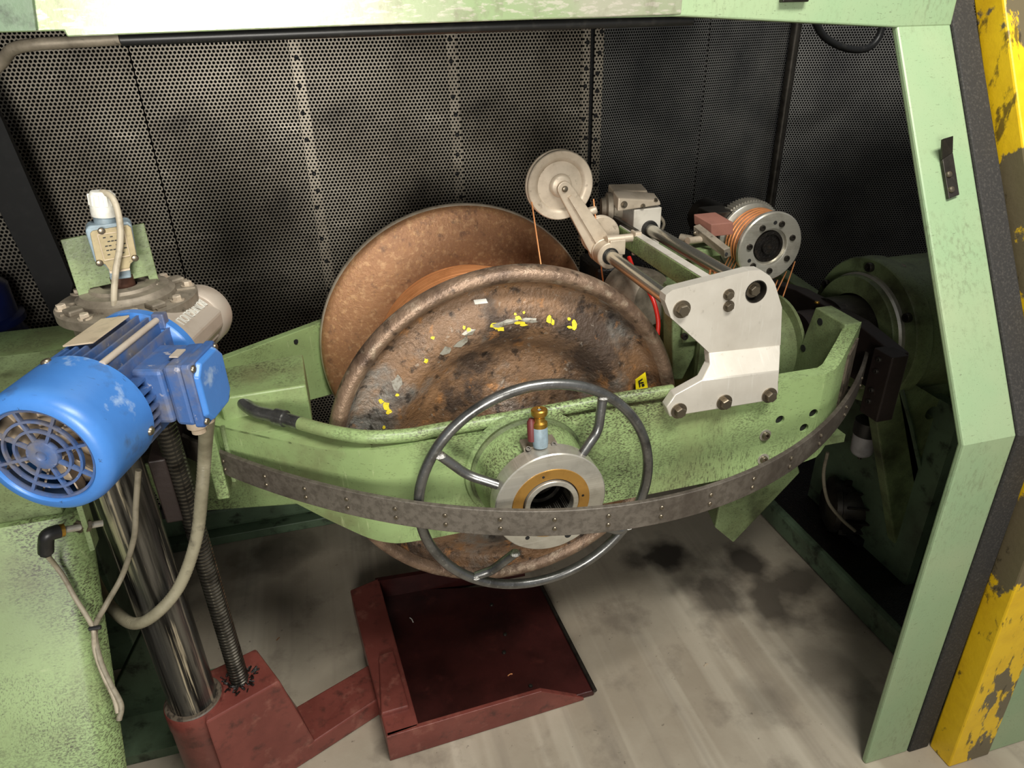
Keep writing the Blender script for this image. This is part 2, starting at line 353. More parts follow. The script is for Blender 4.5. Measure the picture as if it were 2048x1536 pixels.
def capscrew(bm):
    lathe(bm, (0, 0, 0), (0, 0, 1), [(1, -.05), (1, .8), (.9, .95), (.55, .95), (.5, .4), (0, .4)], 20)
def panscrew(bm):
    lathe(bm, (0, 0, 0), (0, 0, 1), [(1, -.05), (1, .25), (.8, .55), (.4, .68), (0, .7)], 16)
def rivet(bm):
    lathe(bm, (0, 0, 0), (0, 0, 1), [(1, -.05), (1, .3), (.75, .6), (.45, .62), (.4, .3), (0, .3)], 12)
FIT = {'bolt': (hexbolt, 'bolt'), 'cap_screw': (capscrew, 'dark_steel'), 'screw': (panscrew, 'bolt'), 'rivet': (rivet, 'bolt')}
def fit(kind, parent, pos, normal, r, mat=None, spin=0.3, name=None):
    fn, mk = FIT[kind]; mk = mat or mk
    me = shared_mesh(kind + '_' + mk, fn, M[mk])
    o = bpy.data.objects.new(name or kind, me); COL.objects.link(o)
    o.parent = parent
    q = V(normal).to_track_quat('Z', 'Y') @ Matrix.Rotation(spin, 3, 'Z').to_quaternion()
    o.matrix_local = Matrix.Translation(V(pos) - org(parent)) @ q.to_matrix().to_4x4() @ Matrix.Scale(r, 4)
    return o

# ================================================================== SETTING
AX, AZ, AYC = .309, .829, 1.435          # reel axis (runs along Y), bow axis (runs along X at Y=AYC)
fl = part('floor', abox(nb(), -3, 4.5, -2.5, 4, -.05, 0), M['floor'], smooth=0); tag(fl, 'worn grey concrete floor with oil stains and tyre streaks', None, None, 'structure')

WY = 2.3
def wall_panel(x0, y0, x1, y1, z0, z1, m, parent, name='wall_panel'):
    me_bm = nb(); L = math.hypot(x1 - x0, y1 - y0)
    abox(me_bm, 0, L, 0, .012, z0, z1)
    me = bpy.data.meshes.new(name); bmesh.ops.recalc_face_normals(me_bm, faces=me_bm.faces); me_bm.to_mesh(me); me_bm.free(); me.materials.append(m)
    o = bpy.data.objects.new(name, me); COL.objects.link(o); o.parent = parent
    o.location = V((x0, y0, 0)) - org(parent); o.rotation_euler = (0, 0, math.atan2(y1 - y0, x1 - x0)); ORG[o.name] = V((x0, y0, 0))
    return o
wb = part('wall_back', abox(nb(), -1.6, .93, WY + .05, WY + .09, 0, 2.0), M['black_flat'], smooth=0)
tag(wb, 'dark perforated steel back wall of the machine enclosure', None, None, 'structure')
xs = [-1.45, -.9, -.447, -.013, .440, .889]
for a, b in zip(xs, xs[1:]): wall_panel(a + .002, WY, b - .002, WY, 0.02, 1.95, M['perf'], wb)
for x, wd, off in ((-.013, .032, 0), (.440, .03, 0), (.872, .024, 0), (.915, .03, 0)):
    part('joint_strip', abox(nb(), x - wd / 2, x + wd / 2, WY - .003, WY, .02, 1.95), M['perf_joint'], wb, smooth=0)
    k = 0; z = .5
    while z < 1.62:
        fit('rivet', wb, (x + random.uniform(-.006, .006), WY - .004, z), (0, -1, 0), .0068, 'black_flat'); z += random.choice((.052, .075, .06, .1))
wr = part('wall_right', prism(nb(), [V((.93, WY + .09, 0)), V((1.75, 2.55, 0)), V((2.9, 1.9, 0)), V((2.9, 2.1, 0)), V((1.75, 2.75, 0)), V((.93, WY + .2, 0))], (0, 0, 2.0)), M['black_flat'], smooth=0)
tag(wr, 'shadowed fine perforated steel wall behind the capstan', None, None, 'structure')
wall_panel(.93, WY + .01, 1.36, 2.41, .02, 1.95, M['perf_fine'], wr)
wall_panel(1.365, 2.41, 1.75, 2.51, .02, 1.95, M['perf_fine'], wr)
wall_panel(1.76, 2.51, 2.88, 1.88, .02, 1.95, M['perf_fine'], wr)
part('corner_pipe', cyl(nb(), (1.745, 2.47, .02), (1.745, 2.47, 1.95), .018), M['dark_steel'], wr)
wl = part('wall_left', prism(nb(), [V((-1.6, .6, 0)), V((-1.6, 2.38, 0)), V((-1.64, 2.38, 0)), V((-1.64, .6, 0))], (0, 0, 2.0)), M['black_flat'], smooth=0)
tag(wl, 'black steel left end wall of the enclosure', None, None, 'structure')
ce = part('unseen_ceiling', abox(nb(), -1.6, 1.25, 1.26, 2.4, 1.96, 2.0), M['black_flat'], smooth=0)  # unseen roof added to block sky light, ends early to admit light right
tag(ce, 'unseen black roof over the enclosure, cut short at the right to let light in', None, None, 'structure')

# door frame of the opening: right jamb, header, rubber seal
HY = 1.21
HY = 1.2
prof = [(.806, 0.0), (.822, .892), (HY, 1.566), (HY + .22, 1.96)]
tr = part('trim_1', strip(nb(), prof, 1.06, 1.18, .014), M['green_frame'], bevel=.004, smooth=0); tag(tr, 'pale green bent sheet frame post right of the opening', None, None, 'structure')
sl = part('trim_2', strip(nb(), [(y - .004, z) for y, z in prof], 1.181, 1.238, .04), M['seal'], bevel=.004, smooth=0); tag(sl, 'black rubber seal strip beside the pale green frame', None, None, 'structure')
hp = [at(60, 62, Y=HY), at(75, 60, Y=HY), at(1366, 33, Y=HY), at(1795, 55, Y=HY)]
hd = part('trim_3', prism(nb(), hp + [V((1.18, HY, hp[3].z)), V((1.18, HY, 1.96)), V((hp[0].x - .4, HY, 1.96)), V((hp[0].x - .4, HY, hp[0].z))], (0, .05, 0)), M['green_frame'], bevel=.003, smooth=0)
tag(hd, 'pale green header beam across the top of the opening', None, None, 'structure')
# guard panel hanging in front of header
gp = [at(128, 62, Y=HY - .02), at(134, 74, Y=HY - .02), at(700, 52, Y=HY - .02), at(1363, 29, Y=HY - .02)]
gpt = [V((gp[3].x, HY - .02, 1.86)), V((gp[0].x - .08, HY - .02, 1.86)), V((gp[0].x - .08, HY - .02, gp[0].z))]
g = part('sliding_guard', prism(nb(), gp + gpt, (0, .016, 0)), M['panel'], bevel=.002, smooth=0)
tag(g, 'scratched silver and green sliding guard panel above the opening', 'guard panel')
lj = part('trim_4', prism(nb(), [at(-60, 64, Y=HY - .03), at(72, 61, Y=HY - .03), at(56, -60, Y=HY - .03), at(-60, -60, Y=HY - .03)], (0, .02, 0)), M['green_dark'], smooth=0)
tag(lj, 'grimy dark green corner plate at the upper left', None, None, 'structure')
pp = [at(-60, 180, Y=1.3), at(0, 128, Y=1.3), at(25, 99, Y=1.28), at(70, 89, Y=1.27), at(130, 85, Y=1.27), at(240, 78, Y=1.27)]
o = part('guard_pipe', tube(nb(), catmull(pp, 6), .0085, 12), M['grey_cast']); tag(o, 'bent grey conduit pipe under the upper left guard panel', 'pipe')
pp = [at(242, 80, Y=1.27), at(700, 63, Y=1.27), at(1385, 40, Y=1.27)]
o = part('rubber_bar', tube(nb(), pp, .0085, 12), M['black']); tag(o, 'long black round bar below the edge of the guard panel', 'bar')
# clip on header, hook on jamb
c0 = at(1586, -14, Y=HY)
c = thing('header_clip', 'small dark metal clip on the header beam at top edge', 'clip', c0)
part('clip_plate', abox(nb(), c0.x - .026, c0.x + .026, HY - .012, HY, c0.z - .014, c0.z + .05), M['dark_steel'], c, bevel=.002, smooth=0)
part('clip_tongue', abox(nb(), c0.x - .008, c0.x + .022, HY - .018, HY - .011, c0.z - .008, c0.z + .05), M['bolt'], c, bevel=.001, smooth=0)
jn = V((0, -(1.566 - .892), (HY - .822))).normalized(); jp = V((1.1, .822, .892))
def J(px, py): return atp(px, py, jp, jn) + jn * .002
jt = V((0, HY - .825, 1.57 - .885)).normalized()
h = thing('latch_plate', 'dark bent steel latch plate screwed to the pale green frame', 'latch', J(1893, 370))
part('plate', prism(nb(), [J(1878, 322), J(1899, 308), J(1912, 392), J(1891, 400)], jn * .006), M['dark_steel'], h, bevel=.001, smooth=0)
a, b, c_, d_ = J(1878, 322), J(1899, 308), J(1880, 284), J(1860, 290)
part('bent_tip', prism(nb(), [a, b, c_ + jn * .022, d_ + jn * .022], jn * .006), M['dark_steel'], h, bevel=.001, smooth=0)
for p in ((1890, 352), (1895, 382)): fit('screw', h, J(*p) + jn * .006, jn, .0062)

# yellow-edged door, slid open to the right
dprof = [(.745, 0.0), (.77, .87), (1.14, 1.57), (1.34, 1.96)]
dr = part('door_1', strip(nb(), [(y + .005, z) for y, z in dprof], 1.36, 2.3, .05), M['green_frame'], bevel=.004, smooth=0)
tag(dr, 'pale green sliding door with worn yellow leading edge', None, None, 'structure')
part('yellow_edge', strip(nb(), dprof, 1.243, 1.36, .06), M['yellow'], dr, bevel=.004, smooth=0)

# ================================================================== MACHINE BASE, RIGHT
bx = part('base_pan', abox(nb(), 1.352, 2.55, .86, 2.0, .001, .085), M['green_dark'], bevel=.012, smooth=0, loc=(1.8, 1.5, 0)); tag(bx, 'oily dark green base pan of the machine under the spindle housing', 'machine base')
part('oily_top', abox(nb(), 1.375, 2.53, .88, 1.98, .0855, .0862), M['grease_dark'], bx, smooth=0)
t = thing('pedestal', 'dark green welded pedestal with drilled lifting lug below the spindle housing', 'pedestal', (1.6, 1.35, .086))
def PX(px, py, X): return at(px, py, X=X)
PYY = 1.27
def Q(px, py, Y=PYY): return at(px, py, Y=Y)
part('front_plate', prism(nb(), [Q(1742, 768), Q(1792, 744), Q(1822, 850), Q(1856, 1010), Q(1900, 1130), Q(1900, 1420), V((Q(1815, 1240).x, PYY, .087)), Q(1812, 1225)], (0, .035, 0)), M['green_dirty'], t, bevel=.004, smooth=0)
part('weld_seam', tube(nb(), [Q(1794, 748, PYY - .002), Q(1822, 850, PYY - .002), Q(1856, 1010, PYY - .002), Q(1882, 1080, PYY - .002)], .006, 8), M['green_dark'], t)
lug_o = [Q(1792, 746), Q(1880, 800), Q(1906, 832), Q(1870, 960), Q(1850, 1018), Q(1836, 1012)]
hc = Q(1863, 826)
part('lifting_lug', prism_holes(nb(), lug_o, [circ(hc, (0, -1, 0), .0195, 24)], (0, .028, 0)), M['green_dirty'], t, smooth=0)
part('side_plate', prism(nb(), [V((1.50, 1.2, .087)), V((1.50, 1.66, .087)), V((1.50, 1.66, .68)), V((1.50, 1.2, .68))], (.03, 0, 0)), M['green_dark'], t, smooth=0)
part('rib_box', abox(nb(), 1.66, 2.25, 1.22, 1.66, .087, .68), M['green_dark'], t, bevel=.006, smooth=0)

t = thing('spindle_housing', 'large oily green spindle housing cylinder at the right end', 'spindle housing', (1.7, AYC, .66))
SO = (1.3, AYC, AZ)
part('body', lathe(nb(), SO, (1, 0, 0), [(.12, .1), (.185, .1), (.186, .11), (.186, 1.0), (0, 1.0)], 64), M['green_dirty'], t)
part('collar', lathe(nb(), SO, (1, 0, 0), [(.135, .05), (.193, .05), (.197, .055), (.197, .095), (.14, .1)], 64), M['green_dirty'], t)
part('inner_ring', lathe(nb(), SO, (1, 0, 0), [(.105, .02), (.150, .02), (.153, .024), (.153, .06)], 64), M['green_dirty'], t)
part('bright_land', lathe(nb(), SO, (1, 0, 0), [(.153, .035), (.158, .04), (.158, .052)], 64), M['steel'], t)
part('shaft', lathe(nb(), SO, (1, 0, 0), [(.0, -.06), (.1, -.06), (.1, .1)], 48), M['dark_steel'], t)
for k in range(6):
    a = PI / 2 + .05 + k * PI / 3
    fit('cap_screw', t, V(SO) + V((.05, -math.cos(a) * .175, math.sin(a) * .175)), (-1, 0, 0), .012)
fit('screw', t, V(SO) + V((.1, -.04, .186)), (0, -.2, 1), .008)
part('mount_block', abox(nb(), 1.46, 2.2, AYC - .14, AYC + .14, .66, .75), M['green_dirty'], t, smooth=0)
part('rear_web', prism(nb(), [V((1.42, 1.62, .80)), V((1.42, 2.2, .86)), V((1.42, 2.2, .70)), V((1.42, 1.62, .66))], (.05, 0, 0)), M['green_dirty'], t, bevel=.004, smooth=0)

t = thing('flyer_arm', 'dark brown flyer arm carrying the bow beside the green spindle housing', 'flyer', (1.24, AYC, .70))
part('cross_arm', prism(nb(), [V((1.215, 1.17, .78)), V((1.215, 1.72, .78)), V((1.215, 1.72, .895)), V((1.215, 1.55, .92)), V((1.215, 1.31, .92)), V((1.215, 1.17, .895))], (.04, 0, 0)), M['brown'], t, bevel=.003, smooth=0)
part('bow_clamp', abox(nb(), 1.19, 1.235, 1.15, 1.21, .73, .90), M['brown'], t, bevel=.003, smooth=0)
part('hub', lathe(nb(), (1.15, AYC, AZ), (1, 0, 0), [(0, 0), (.075, 0), (.075, .07), (.09, .07), (.09, .1)], 40), M['brown'], t)
for k, (y, z) in enumerate(((1.185, .88), (1.185, .85), (1.185, .80), (1.185, .77))): fit('cap_screw', t, (1.19, y, z), (-1, 0, 0), .006)
fit('screw', t, at(1634, 606, X=1.2), (0, 0, 1), .007, 'brass')

# dark motor, filter bowl, hanging cable in the right corner
MP = at(1745, 1015, Y=1.45)
t = thing('hidden_motor', 'black ribbed motor in the shade behind the green pedestal', 'motor', (MP.x, MP.y, .086))
ad = V((.75, -.35, -.55)).normalized(); ad2 = V((.9, -.43, 0)).normalized()
mc = MP
part('motor_body', lathe(nb(), mc - ad2 * .12, ad2, [(0, 0), (.075, 0), (.08, .01), (.08, .2), (.07, .22), (0, .22)], 32), M['dark_steel'], t)
for k in range(12):
    a = k * PI / 6; ax_, u_, v_ = frame(ad2)
    dirv = u_ * math.cos(a) + v_ * math.sin(a)
    part('cooling_fin', box(nb(), mc - ad2 * .01 + dirv * .085, ad2 * .09, dirv * .012, ad2.cross(dirv) * .003), M['dark_steel'], t, smooth=0)
part('end_bell', lathe(nb(), mc - ad2 * .15, ad2, [(0, 0), (.05, 0), (.088, .02), (.092, .035), (.07, .045)], 32), M['dark_steel'], t)
part('motor_foot', abox(nb(), mc.x - .09, mc.x + .09, mc.y - .07, mc.y + .07, .086, mc.z - .06), M['black'], t, smooth=0)
FP = at(1727, 885, Y=1.40)
t = thing('filter_bowl', 'white filter bowl hanging below a black cap by the flyer', 'filter', (FP.x, FP.y, FP.z - .05))
part('bowl', lathe(nb(), FP, (0, 0, 1), [(0, -.045), (.014, -.045), (.026, -.036), (.031, -.028), (.033, .03), (0, .03)], 28), M['porc'], t)
part('cap', lathe(nb(), FP, (0, 0, 1), [(.034, .03), (.036, .034), (.036, .075), (.02, .085), (0, .085)], 28), M['black'], t)
part('drain_screw', cyl(nb(), FP + V((0, 0, -.055)), FP + V((0, 0, -.044)), .006, 10), M['dark_steel'], t)
part('support_arm', abox(nb(), FP.x - .012, FP.x + .32, FP.y - .012, FP.y + .012, FP.z + .05, FP.z + .07), M['black'], t, smooth=0)
o = part('hanging_cable', tube(nb(), catmull([at(1655, 905, Y=1.42), at(1647, 950, Y=1.42), at(1655, 1000, Y=1.42), at(1680, 1035, Y=1.4), at(1710, 1062, Y=1.38)], 6), .005, 8), M['cable']); tag(o, 'grey cable looping down in front of the black motor', 'cable')
o = part('roof_hose', tube(nb(), catmull([at(1628, 40, Y=2.1), at(1650, 75, Y=2.1), at(1690, 96, Y=2.1), at(1730, 98, Y=2.1), at(1755, 78, Y=2.1), at(1768, 40, Y=2.1)], 6), .011, 10), M['black']); tag(o, 'black hose sagging below the header in the upper right corner', 'hose')

# ================================================================== MACHINE, LEFT BACKGROUND
# rear base rail
r0 = at(430, 1105, Z=0)
t = thing('base_rail', 'green channel rail on the floor behind the lead screw', 'rail', (.1, 2.13, 0))
RY = 2.12
part('foot_lip', abox(nb(), -1.2, .35, RY - .02, RY + .12, .001, .035), M['green_dark'], t, bevel=.003, smooth=0)
part('web', abox(nb(), -1.2, .35, RY + .015, RY + .1, .035, .13), M['green_dark'], t, bevel=.02, smooth=0, seg=3)
# left headstock pedestal (light green plate behind the screw)
t = thing('headstock_pedestal', 'light green headstock pedestal seen behind the lead screw', 'pedestal', (-.4, 1.5, 0))
HPY = 1.62
HPpts = [at(282, 930, Y=HPY), at(372, 920, Y=HPY), at(480, 900, Y=HPY), at(660, 930, Y=HPY), at(650, 1005, Y=HPY), at(330, 1028, Y=HPY)]
part('front_plate', prism(nb(), HPpts, (0, .06, 0)), M['green'], t, bevel=.004, smooth=0)
q0 = at(315, 1030, Y=HPY)
part('leg', abox(nb(), q0.x - .6, q0.x - .16, HPY + .0, HPY + .2, 0.001, q0.z + .1), M['green_dark'], t, bevel=.004, smooth=0)
part('under_flange', abox(nb(), q0.x, q0.x + .7, HPY + .02, HPY + .22, q0.z - .03, q0.z + .0), M['black_flat'], t, smooth=0)

# bottom-left green cabinet
t = thing('machine_cabinet', 'big pale green machine cabinet filling the lower left corner', 'cabinet', (-.8, 1.1, 0))
ca = at(178, 1098, Y=1.16); cb = at(241, 1536, Y=.0 + .98)
cx = ca.x
c1 = at(178, 1098, X=cx); c2 = at(241, 1536, X=cx)
sl_ = (c2 - c1); c3 = c1 + sl_ * (c1.z / (c1.z - c2.z)) if c1.z != c2.z else c2
topz = at(135, 1035, Y=c1.y + .02).z
ctop = c1 + (c1 - c2) * ((topz - c1.z) / (c1.z - c2.z))
X1 = -1.5
cn = (c2 - c1).cross(V((1, 0, 0))).normalized()
if cn.y > 0: cn = -cn
def CB(px, py, d=.012): return atp(px, py, c1 + cn * (d + .012), cn)
def sec(x, inset=0): return [V((x, ctop.y + inset, ctop.z)), V((x, c3.y + inset, .001)), V((x, c3.y + .035, .001)), V((x, ctop.y + .035, ctop.z))]
part('body', loft(nb(), [sec(cx, .02), sec(cx - .02, -.004), sec(cx - .04, -.012), sec(X1, -.012)]), M['green'], t, bevel=0, smooth=60)
part('top_cover', abox(nb(), X1, at(125, 1022, Y=ctop.y).x, ctop.y + .0, ctop.y + .3, ctop.z, ctop.z + .2), M['green_dirty'], t, bevel=.004, smooth=0)
part('upper_block', abox(nb(), X1, at(130, 760, Y=1.62).x, 1.62, 1.9, ctop.z + .02, at(60, 742, Y=1.62).z), M['green'], t, bevel=.006, smooth=0)
part('bracket_tab', prism(nb(), [at(152, 1015, Y=1.10), at(164, 1012, Y=1.10), at(190, 1100, Y=1.10), at(180, 1104, Y=1.10)], (0, .03, 0)), M['green_dirty'], t, bevel=.001, smooth=0)
# dark green gusset right of the cabinet
gz = thing('floor_gusset', 'dark green slanted gusset plate on the floor behind the chrome column', 'gusset', (-.5, 1.45, 0))
GY = 1.42
part('gusset_plate', prism(nb(), [at(285, 1262, Y=GY), at(335, 1250, Y=GY), V((at(350, 1400, Y=GY).x, GY, .001)), V((at(200, 1500, Y=GY).x, GY, .001))], (0, .04, 0)), M['green_dark'], gz, bevel=.003, smooth=0)
part('gusset_foot', abox(nb(), -.95, -.42, 1.30, 1.52, .001, .03), M['green_dark'], gz, smooth=0)

# dark perforated side guard at far left
t = thing('side_guard', 'black perforated sheet guard standing at the far left', 'guard', (-.95, 2.1, 0))
ga, gb_, gc = at(0, 235, Y=2.12), at(146, 565, Y=2.12), at(125, 668, Y=2.12)
gx = gb_.x
part('flange_strip', prism(nb(), [at(-60, 110, Y=2.12), at(4, 240, Y=2.12), at(146, 568, Y=2.12), at(124, 672, Y=2.12), at(0, 425, Y=2.12), at(-60, 310, Y=2.12)], (0, .02, 0)), M['black_flat'], t, smooth=0)
e0, e1 = at(0, 425, Y=2.118), at(124, 672, Y=2.118)
pm = nb()
me = bpy.data.meshes.new('perforated_sheet'); bmv = nb()
pts = [at(-60, 310, Y=2.12), e0, e1, at(50, 680, Y=2.12), at(-60, 540, Y=2.12)]
prism(bmv, pts, (0, .02, 0)); part('perforated_sheet', bmv, M['perf_dark'], t, smooth=0)
bp = at(8, 640, Y=2.0)
t = thing('blue_drum', 'dark blue drum partly visible at the left edge', 'drum', (bp.x - .06, bp.y, bp.z - .1))
part('drum_body', lathe(nb(), bp + V((-.075, 0, -.06)), (0, 0, 1), [(0, 0), (.11, 0), (.116, .01), (.116, .02), (.108, .03), (.108, .15), (.09, .17), (0, .17)], 40), M['navy'], t)
part('drum_stand', lathe(nb(), (bp.x - .075, bp.y, 0), (0, 0, 1), [(0, .001), (.09, .001), (.09, .02), (.05, .03), (.05, bp.z - .06)], 32), M['black_flat'], t)
part('drum_foot', lathe(nb(), bp + V((-.075, 0, -.06)), (0, 0, 1), [(.122, .055), (.122, .07), (.1, .08), (.1, .05)], 40, True), M['navy'], t)

# ================================================================== CRADLE
CFY = 1.08
t = thing('cradle', 'light green steel cradle holding the rusty reel', 'cradle', (.45, AYC, .69))
ztop, zbot = .930, .70
def plate_front(y_front, y_back_dir):
    pass
LA, LB = V((.02, CFY, 0)), V((-.31, 1.31, 0))       # plan line of the tapering left section
ln = (LB - LA).cross(V((0, 0, 1))).normalized()
if ln.y > 0: ln = -ln
def LP(px, py): return atp(px, py, LA, ln)
inw = -ln * .022
# flat main plate with drilled holes
outer = [V((.12, CFY, zbot)), V((.93, CFY, zbot + .01)), V((.958, CFY, zbot + .015)), V((.958, CFY, ztop)), V((.845, CFY, ztop)), V((.845, CFY, ztop - .012)), V((.60, CFY, ztop - .014)), V((.55, CFY, ztop - .010)), V((.12, CFY, ztop - .010))]
hl = [circ(at(px, py, Y=CFY), (0, -1, 0), r, 18) for px, py, r in ((1560, 840, .0105), (1627, 827, .0105), (1608, 856, .0105))]
fp = part('front_plate', prism_holes(nb(), outer, hl, (0, .03, 0)), M['green'], t, bevel=0, smooth=0)
for px, py in ((1560, 840), (1627, 827), (1608, 856)):
    q = at(px, py, Y=CFY); part('hole_dark_disc', cyl(nb(), q + V((0, .006, 0)), q + V((0, .01, 0)), .0112, 18), M['black_flat'], t)  # black discs stand in for the shade inside the drilled holes
part('hole_dark_sheet', abox(nb(), .80, .97, CFY + .03, CFY + .034, .75, .92), M['black_flat'], t, smooth=0)  # black sheet behind the holes, painting their shaded inside
# left tapering section: bent sheet with leaning top strip
tdir = (LB - LA).normalized()
def plan(x):                                            # smoothed plan of the sheet: straight, round bend, taper
    yl = LA.y + (LB.y - LA.y) * (x - LA.x) / (LB.x - LA.x)
    k = 90.0
    return V((x, CFY + math.log(1 + math.exp(k * (yl - CFY))) / k - .0, 0))
def interp(T, x):
    for (a, b), (c, d) in zip(T, T[1:]):
        if c <= x <= a: return b + (d - b) * (a - x) / (a - c)
    return T[-1][1]
BOT = [(.12, .70), (.05, .702), (-.009, .715), (-.085, .742), (-.215, .797), (-.28, .82), (-.3, .825)]
TOP = [(.12, .920), (.03, .920), (-.01, .914), (-.05, .905), (-.13, .908), (-.28, .914), (-.3, .914)]
xsq = [.12 - .0125 * k for k in range(34)]
secs_ = []
for k, x in enumerate(xsq):
    p = plan(x); a = plan(x - .005) - plan(x + .005); n_ = V((-a.y, a.x, 0)).normalized()
    if n_.y < 0: n_ = -n_
    b_ = p + V((0, 0, interp(BOT, x))); t_ = p + V((0, 0, interp(TOP, x)))
    secs_.append([b_, t_, t_ + n_ * .022, b_ + n_ * .022])
part('taper_plate', loft(nb(), secs_), M['green'], t, smooth=35)
S, Tt = [], []
for x in [.02 - .02 * k for k in range(16)]:
    c_ = plan(x) + V((0, 0, interp(TOP, x))); w_ = .012 + .052 * min(1, max(0, (.02 - x) / .1)); S.append(c_); Tt.append(c_ + V((w_ * .35, w_, .010 * min(1, w_ / .05))))
part('folded_lip', loft(nb(), [[a + V((0, 0, -.004)), a + V((0, 0, .0005)), b, b + V((0, 0, -.012))] for a, b in zip(S, Tt)]), M['green'], t, smooth=35)
ep = LP(440, 890)
part('end_plate_left', box(nb(), (ep.x - .012, ep.y + .09, .86), (.012, 0, 0), (0, .12, 0), (0, 0, .10)), M['green'], t, bevel=.003, smooth=0)
part('weld_seam', tube(nb(), [LP(446, 852) + ln * .002, LP(470, 960) + ln * .002], .005, 8), M['green_dirty'], t)
# right corner: bent around and thick end plate
bm = nb()
arc = [V((.958, CFY, 0)), V((.982, CFY + .006, 0)), V((1.003, CFY + .019, 0)), V((1.06, CFY + .063, 0)), V((1.122, CFY + .112, 0))]
tz = [ztop, ztop + .003, ztop + .008, ztop + .026, ztop + .05]
ins = [V((0, .03, 0)), V((-.008, .03, 0)), V((-.016, .026, 0)), V((-.018, .024, 0)), V((-.018, .024, 0))]
loft(bm, [[a + V((0, 0, zbot + .015)), a + V((0, 0, z)), a + i + V((0, 0, z)), a + i + V((0, 0, zbot + .015))] for a, z, i in zip(arc, tz, ins)])
part('corner_wrap', bm, M['green'], t, smooth=30)
part('soiled_label', prism(nb(), [V((1.055, CFY + .0595, .93)), V((1.105, CFY + .0985, .95)), V((1.105, CFY + .0985, .78)), V((1.055, CFY + .0595, .78))], V((.003, -.004, 0))), M['label_dark'], t, smooth=0)
ex = 1.078
part('end_plate_right', prism(nb(), [V((ex, CFY + .11, zbot)), V((ex, CFY + .11, ztop + .05)), V((ex, CFY + .215, ztop + .052)), V((ex, AYC - .10, AZ - .02)), V((ex, AYC - .06, zbot))], (.044, 0, 0)), M['green_dirty'], t, bevel=.003, smooth=0)
for y, z in ((CFY + .19, .955), (CFY + .23, .87), (CFY + .15, .83)): part('bolt_hole', cyl(nb(), (ex - .001, y, z), (ex + .002, y, z), .009, 14), M['black_flat'], t)
part('bearing_flange', lathe(nb(), (ex - .06, AYC, AZ), (1, 0, 0), [(.055, 0), (.10, 0), (.108, .008), (.108, .06), (.13, .062), (.13, .07)], 48), M['green_dirty'], t)
part('bearing_bore', lathe(nb(), (ex - .062, AYC, AZ), (1, 0, 0), [(0, .03), (.042, .03), (.044, 0), (.06, 0), (.062, .01)], 40), M['dark_steel'], t)
for k in range(6):
    a = k * PI / 3 + .4; fit('cap_screw', t, (ex - .06, AYC + math.cos(a) * .082, AZ + math.sin(a) * .082), (-1, 0, 0), .007, 'grease_dark')
# rear plate, mirrored
mir = lambda p: V((p.x, 2 * AYC - p.y, p.z))
part('rear_plate', prism(nb(), [mir(p) for p in [V((.02, CFY, zbot + .012)), V((1.1, CFY, zbot)), V((1.1, CFY, ztop)), V((.02, CFY, ztop - .006))]], (0, -.03, 0)), M['green_dirty'], t, bevel=.002, smooth=0)
part('rear_taper_plate', prism(nb(), [mir(V((LA.x, LA.y, ztop - .006))), mir(V((LB.x, LB.y, .925))), mir(V((LB.x, LB.y, .77))), mir(V((LA.x, LA.y, zbot)))], V((inw.x, -inw.y, 0))), M['green'], t, bevel=.002, smooth=0)
part('rear_hinge_pin', cyl(nb(), mir(V((LB.x * .4 + LA.x * .6, LB.y * .4 + LA.y * .6 + .03, .9))), mir(V((LB.x * .4 + LA.x * .6, LB.y * .4 + LA.y * .6 + .022, .9))), .006, 12), M['black_flat'], t)
# left cover box
zc = .965
cv = [at(395, 745, Z=zc), at(605, 707, Z=zc), at(612, 770, Z=zc), at(438, 797, Z=zc)]
part('cover_box', prism(nb(), cv, (0, 0, -.10)), M['green'], t, bevel=.004, smooth=0)
# guard tube
tp = [at(486, 792, Z=.955), at(488, 806, Z=.945), at(512, 823, Z=.936), at(552, 833, Z=.935), at(630, 855, Z=.936), at(682, 867, Z=.938), at(740, 874, Y=1.098), at(817, 870, Y=1.095), at(880, 859, Y=1.095), at(1075, 826, Y=1.095), at(1200, 803, Y=1.095), at(1345, 781, Y=1.095)]
gt = part('guard_tube', tube(nb(), catmull(tp, 8), .0125, 16), M['green'], t)
gk = tp[2:4]; k0 = tp[3] * .75 + tp[2] * .25; kd = (tp[3] - tp[2]).normalized()
part('tube_clamp', lathe(nb(), k0 + kd * .012, kd, [(.0125, 0), (.0165, 0), (.0165, .022), (.0125, .022)], 20), M['wheel'], gt)
part('bare_tube_end', tube(nb(), catmull(tp, 8)[:30], .0128, 16), M['wheel'], gt)
# boss around the hub
part('hub_boss', lathe(nb(), (AX, CFY, AZ), (0, -1, 0), [(.126, -.002), (.122, .004), (.112, .006), (.108, .012), (.104, .05), (.096, .085), (.09, .1)], 64), M['green'], t)
part('boss_seam', lathe(nb(), (AX, CFY, AZ), (0, -1, 0), [(.114, .004), (.113, .011), (.107, .016), (.105, .006)], 64), M['green_dirty'], t)
# screws on plate
for px, py, k in ((1530, 870, 'cap_screw'), (1526, 918, 'cap_screw'), (1600, 902, 'cap_screw')):
    q = at(px, py, Y=CFY); part('spot_face', cyl(nb(), q + V((0, .002, 0)), q + V((0, -.0015, 0)), .0135, 20), M['steel'], t); fit(k, t, q, (0, -1, 0), .0085, 'bolt')
q = at(1527, 930, Y=CFY); part('slot_recess', prism(nb(), [q + V((.014 * math.cos(a), -.001, .014 * math.sin(a))) for a in [i * PI / 8 for i in range(9)]] + [q + V((-.014, -.001, -.04)), q + V((.014, -.001, -.04))], (0, .002, 0)), M['label_dark'], t, smooth=0)
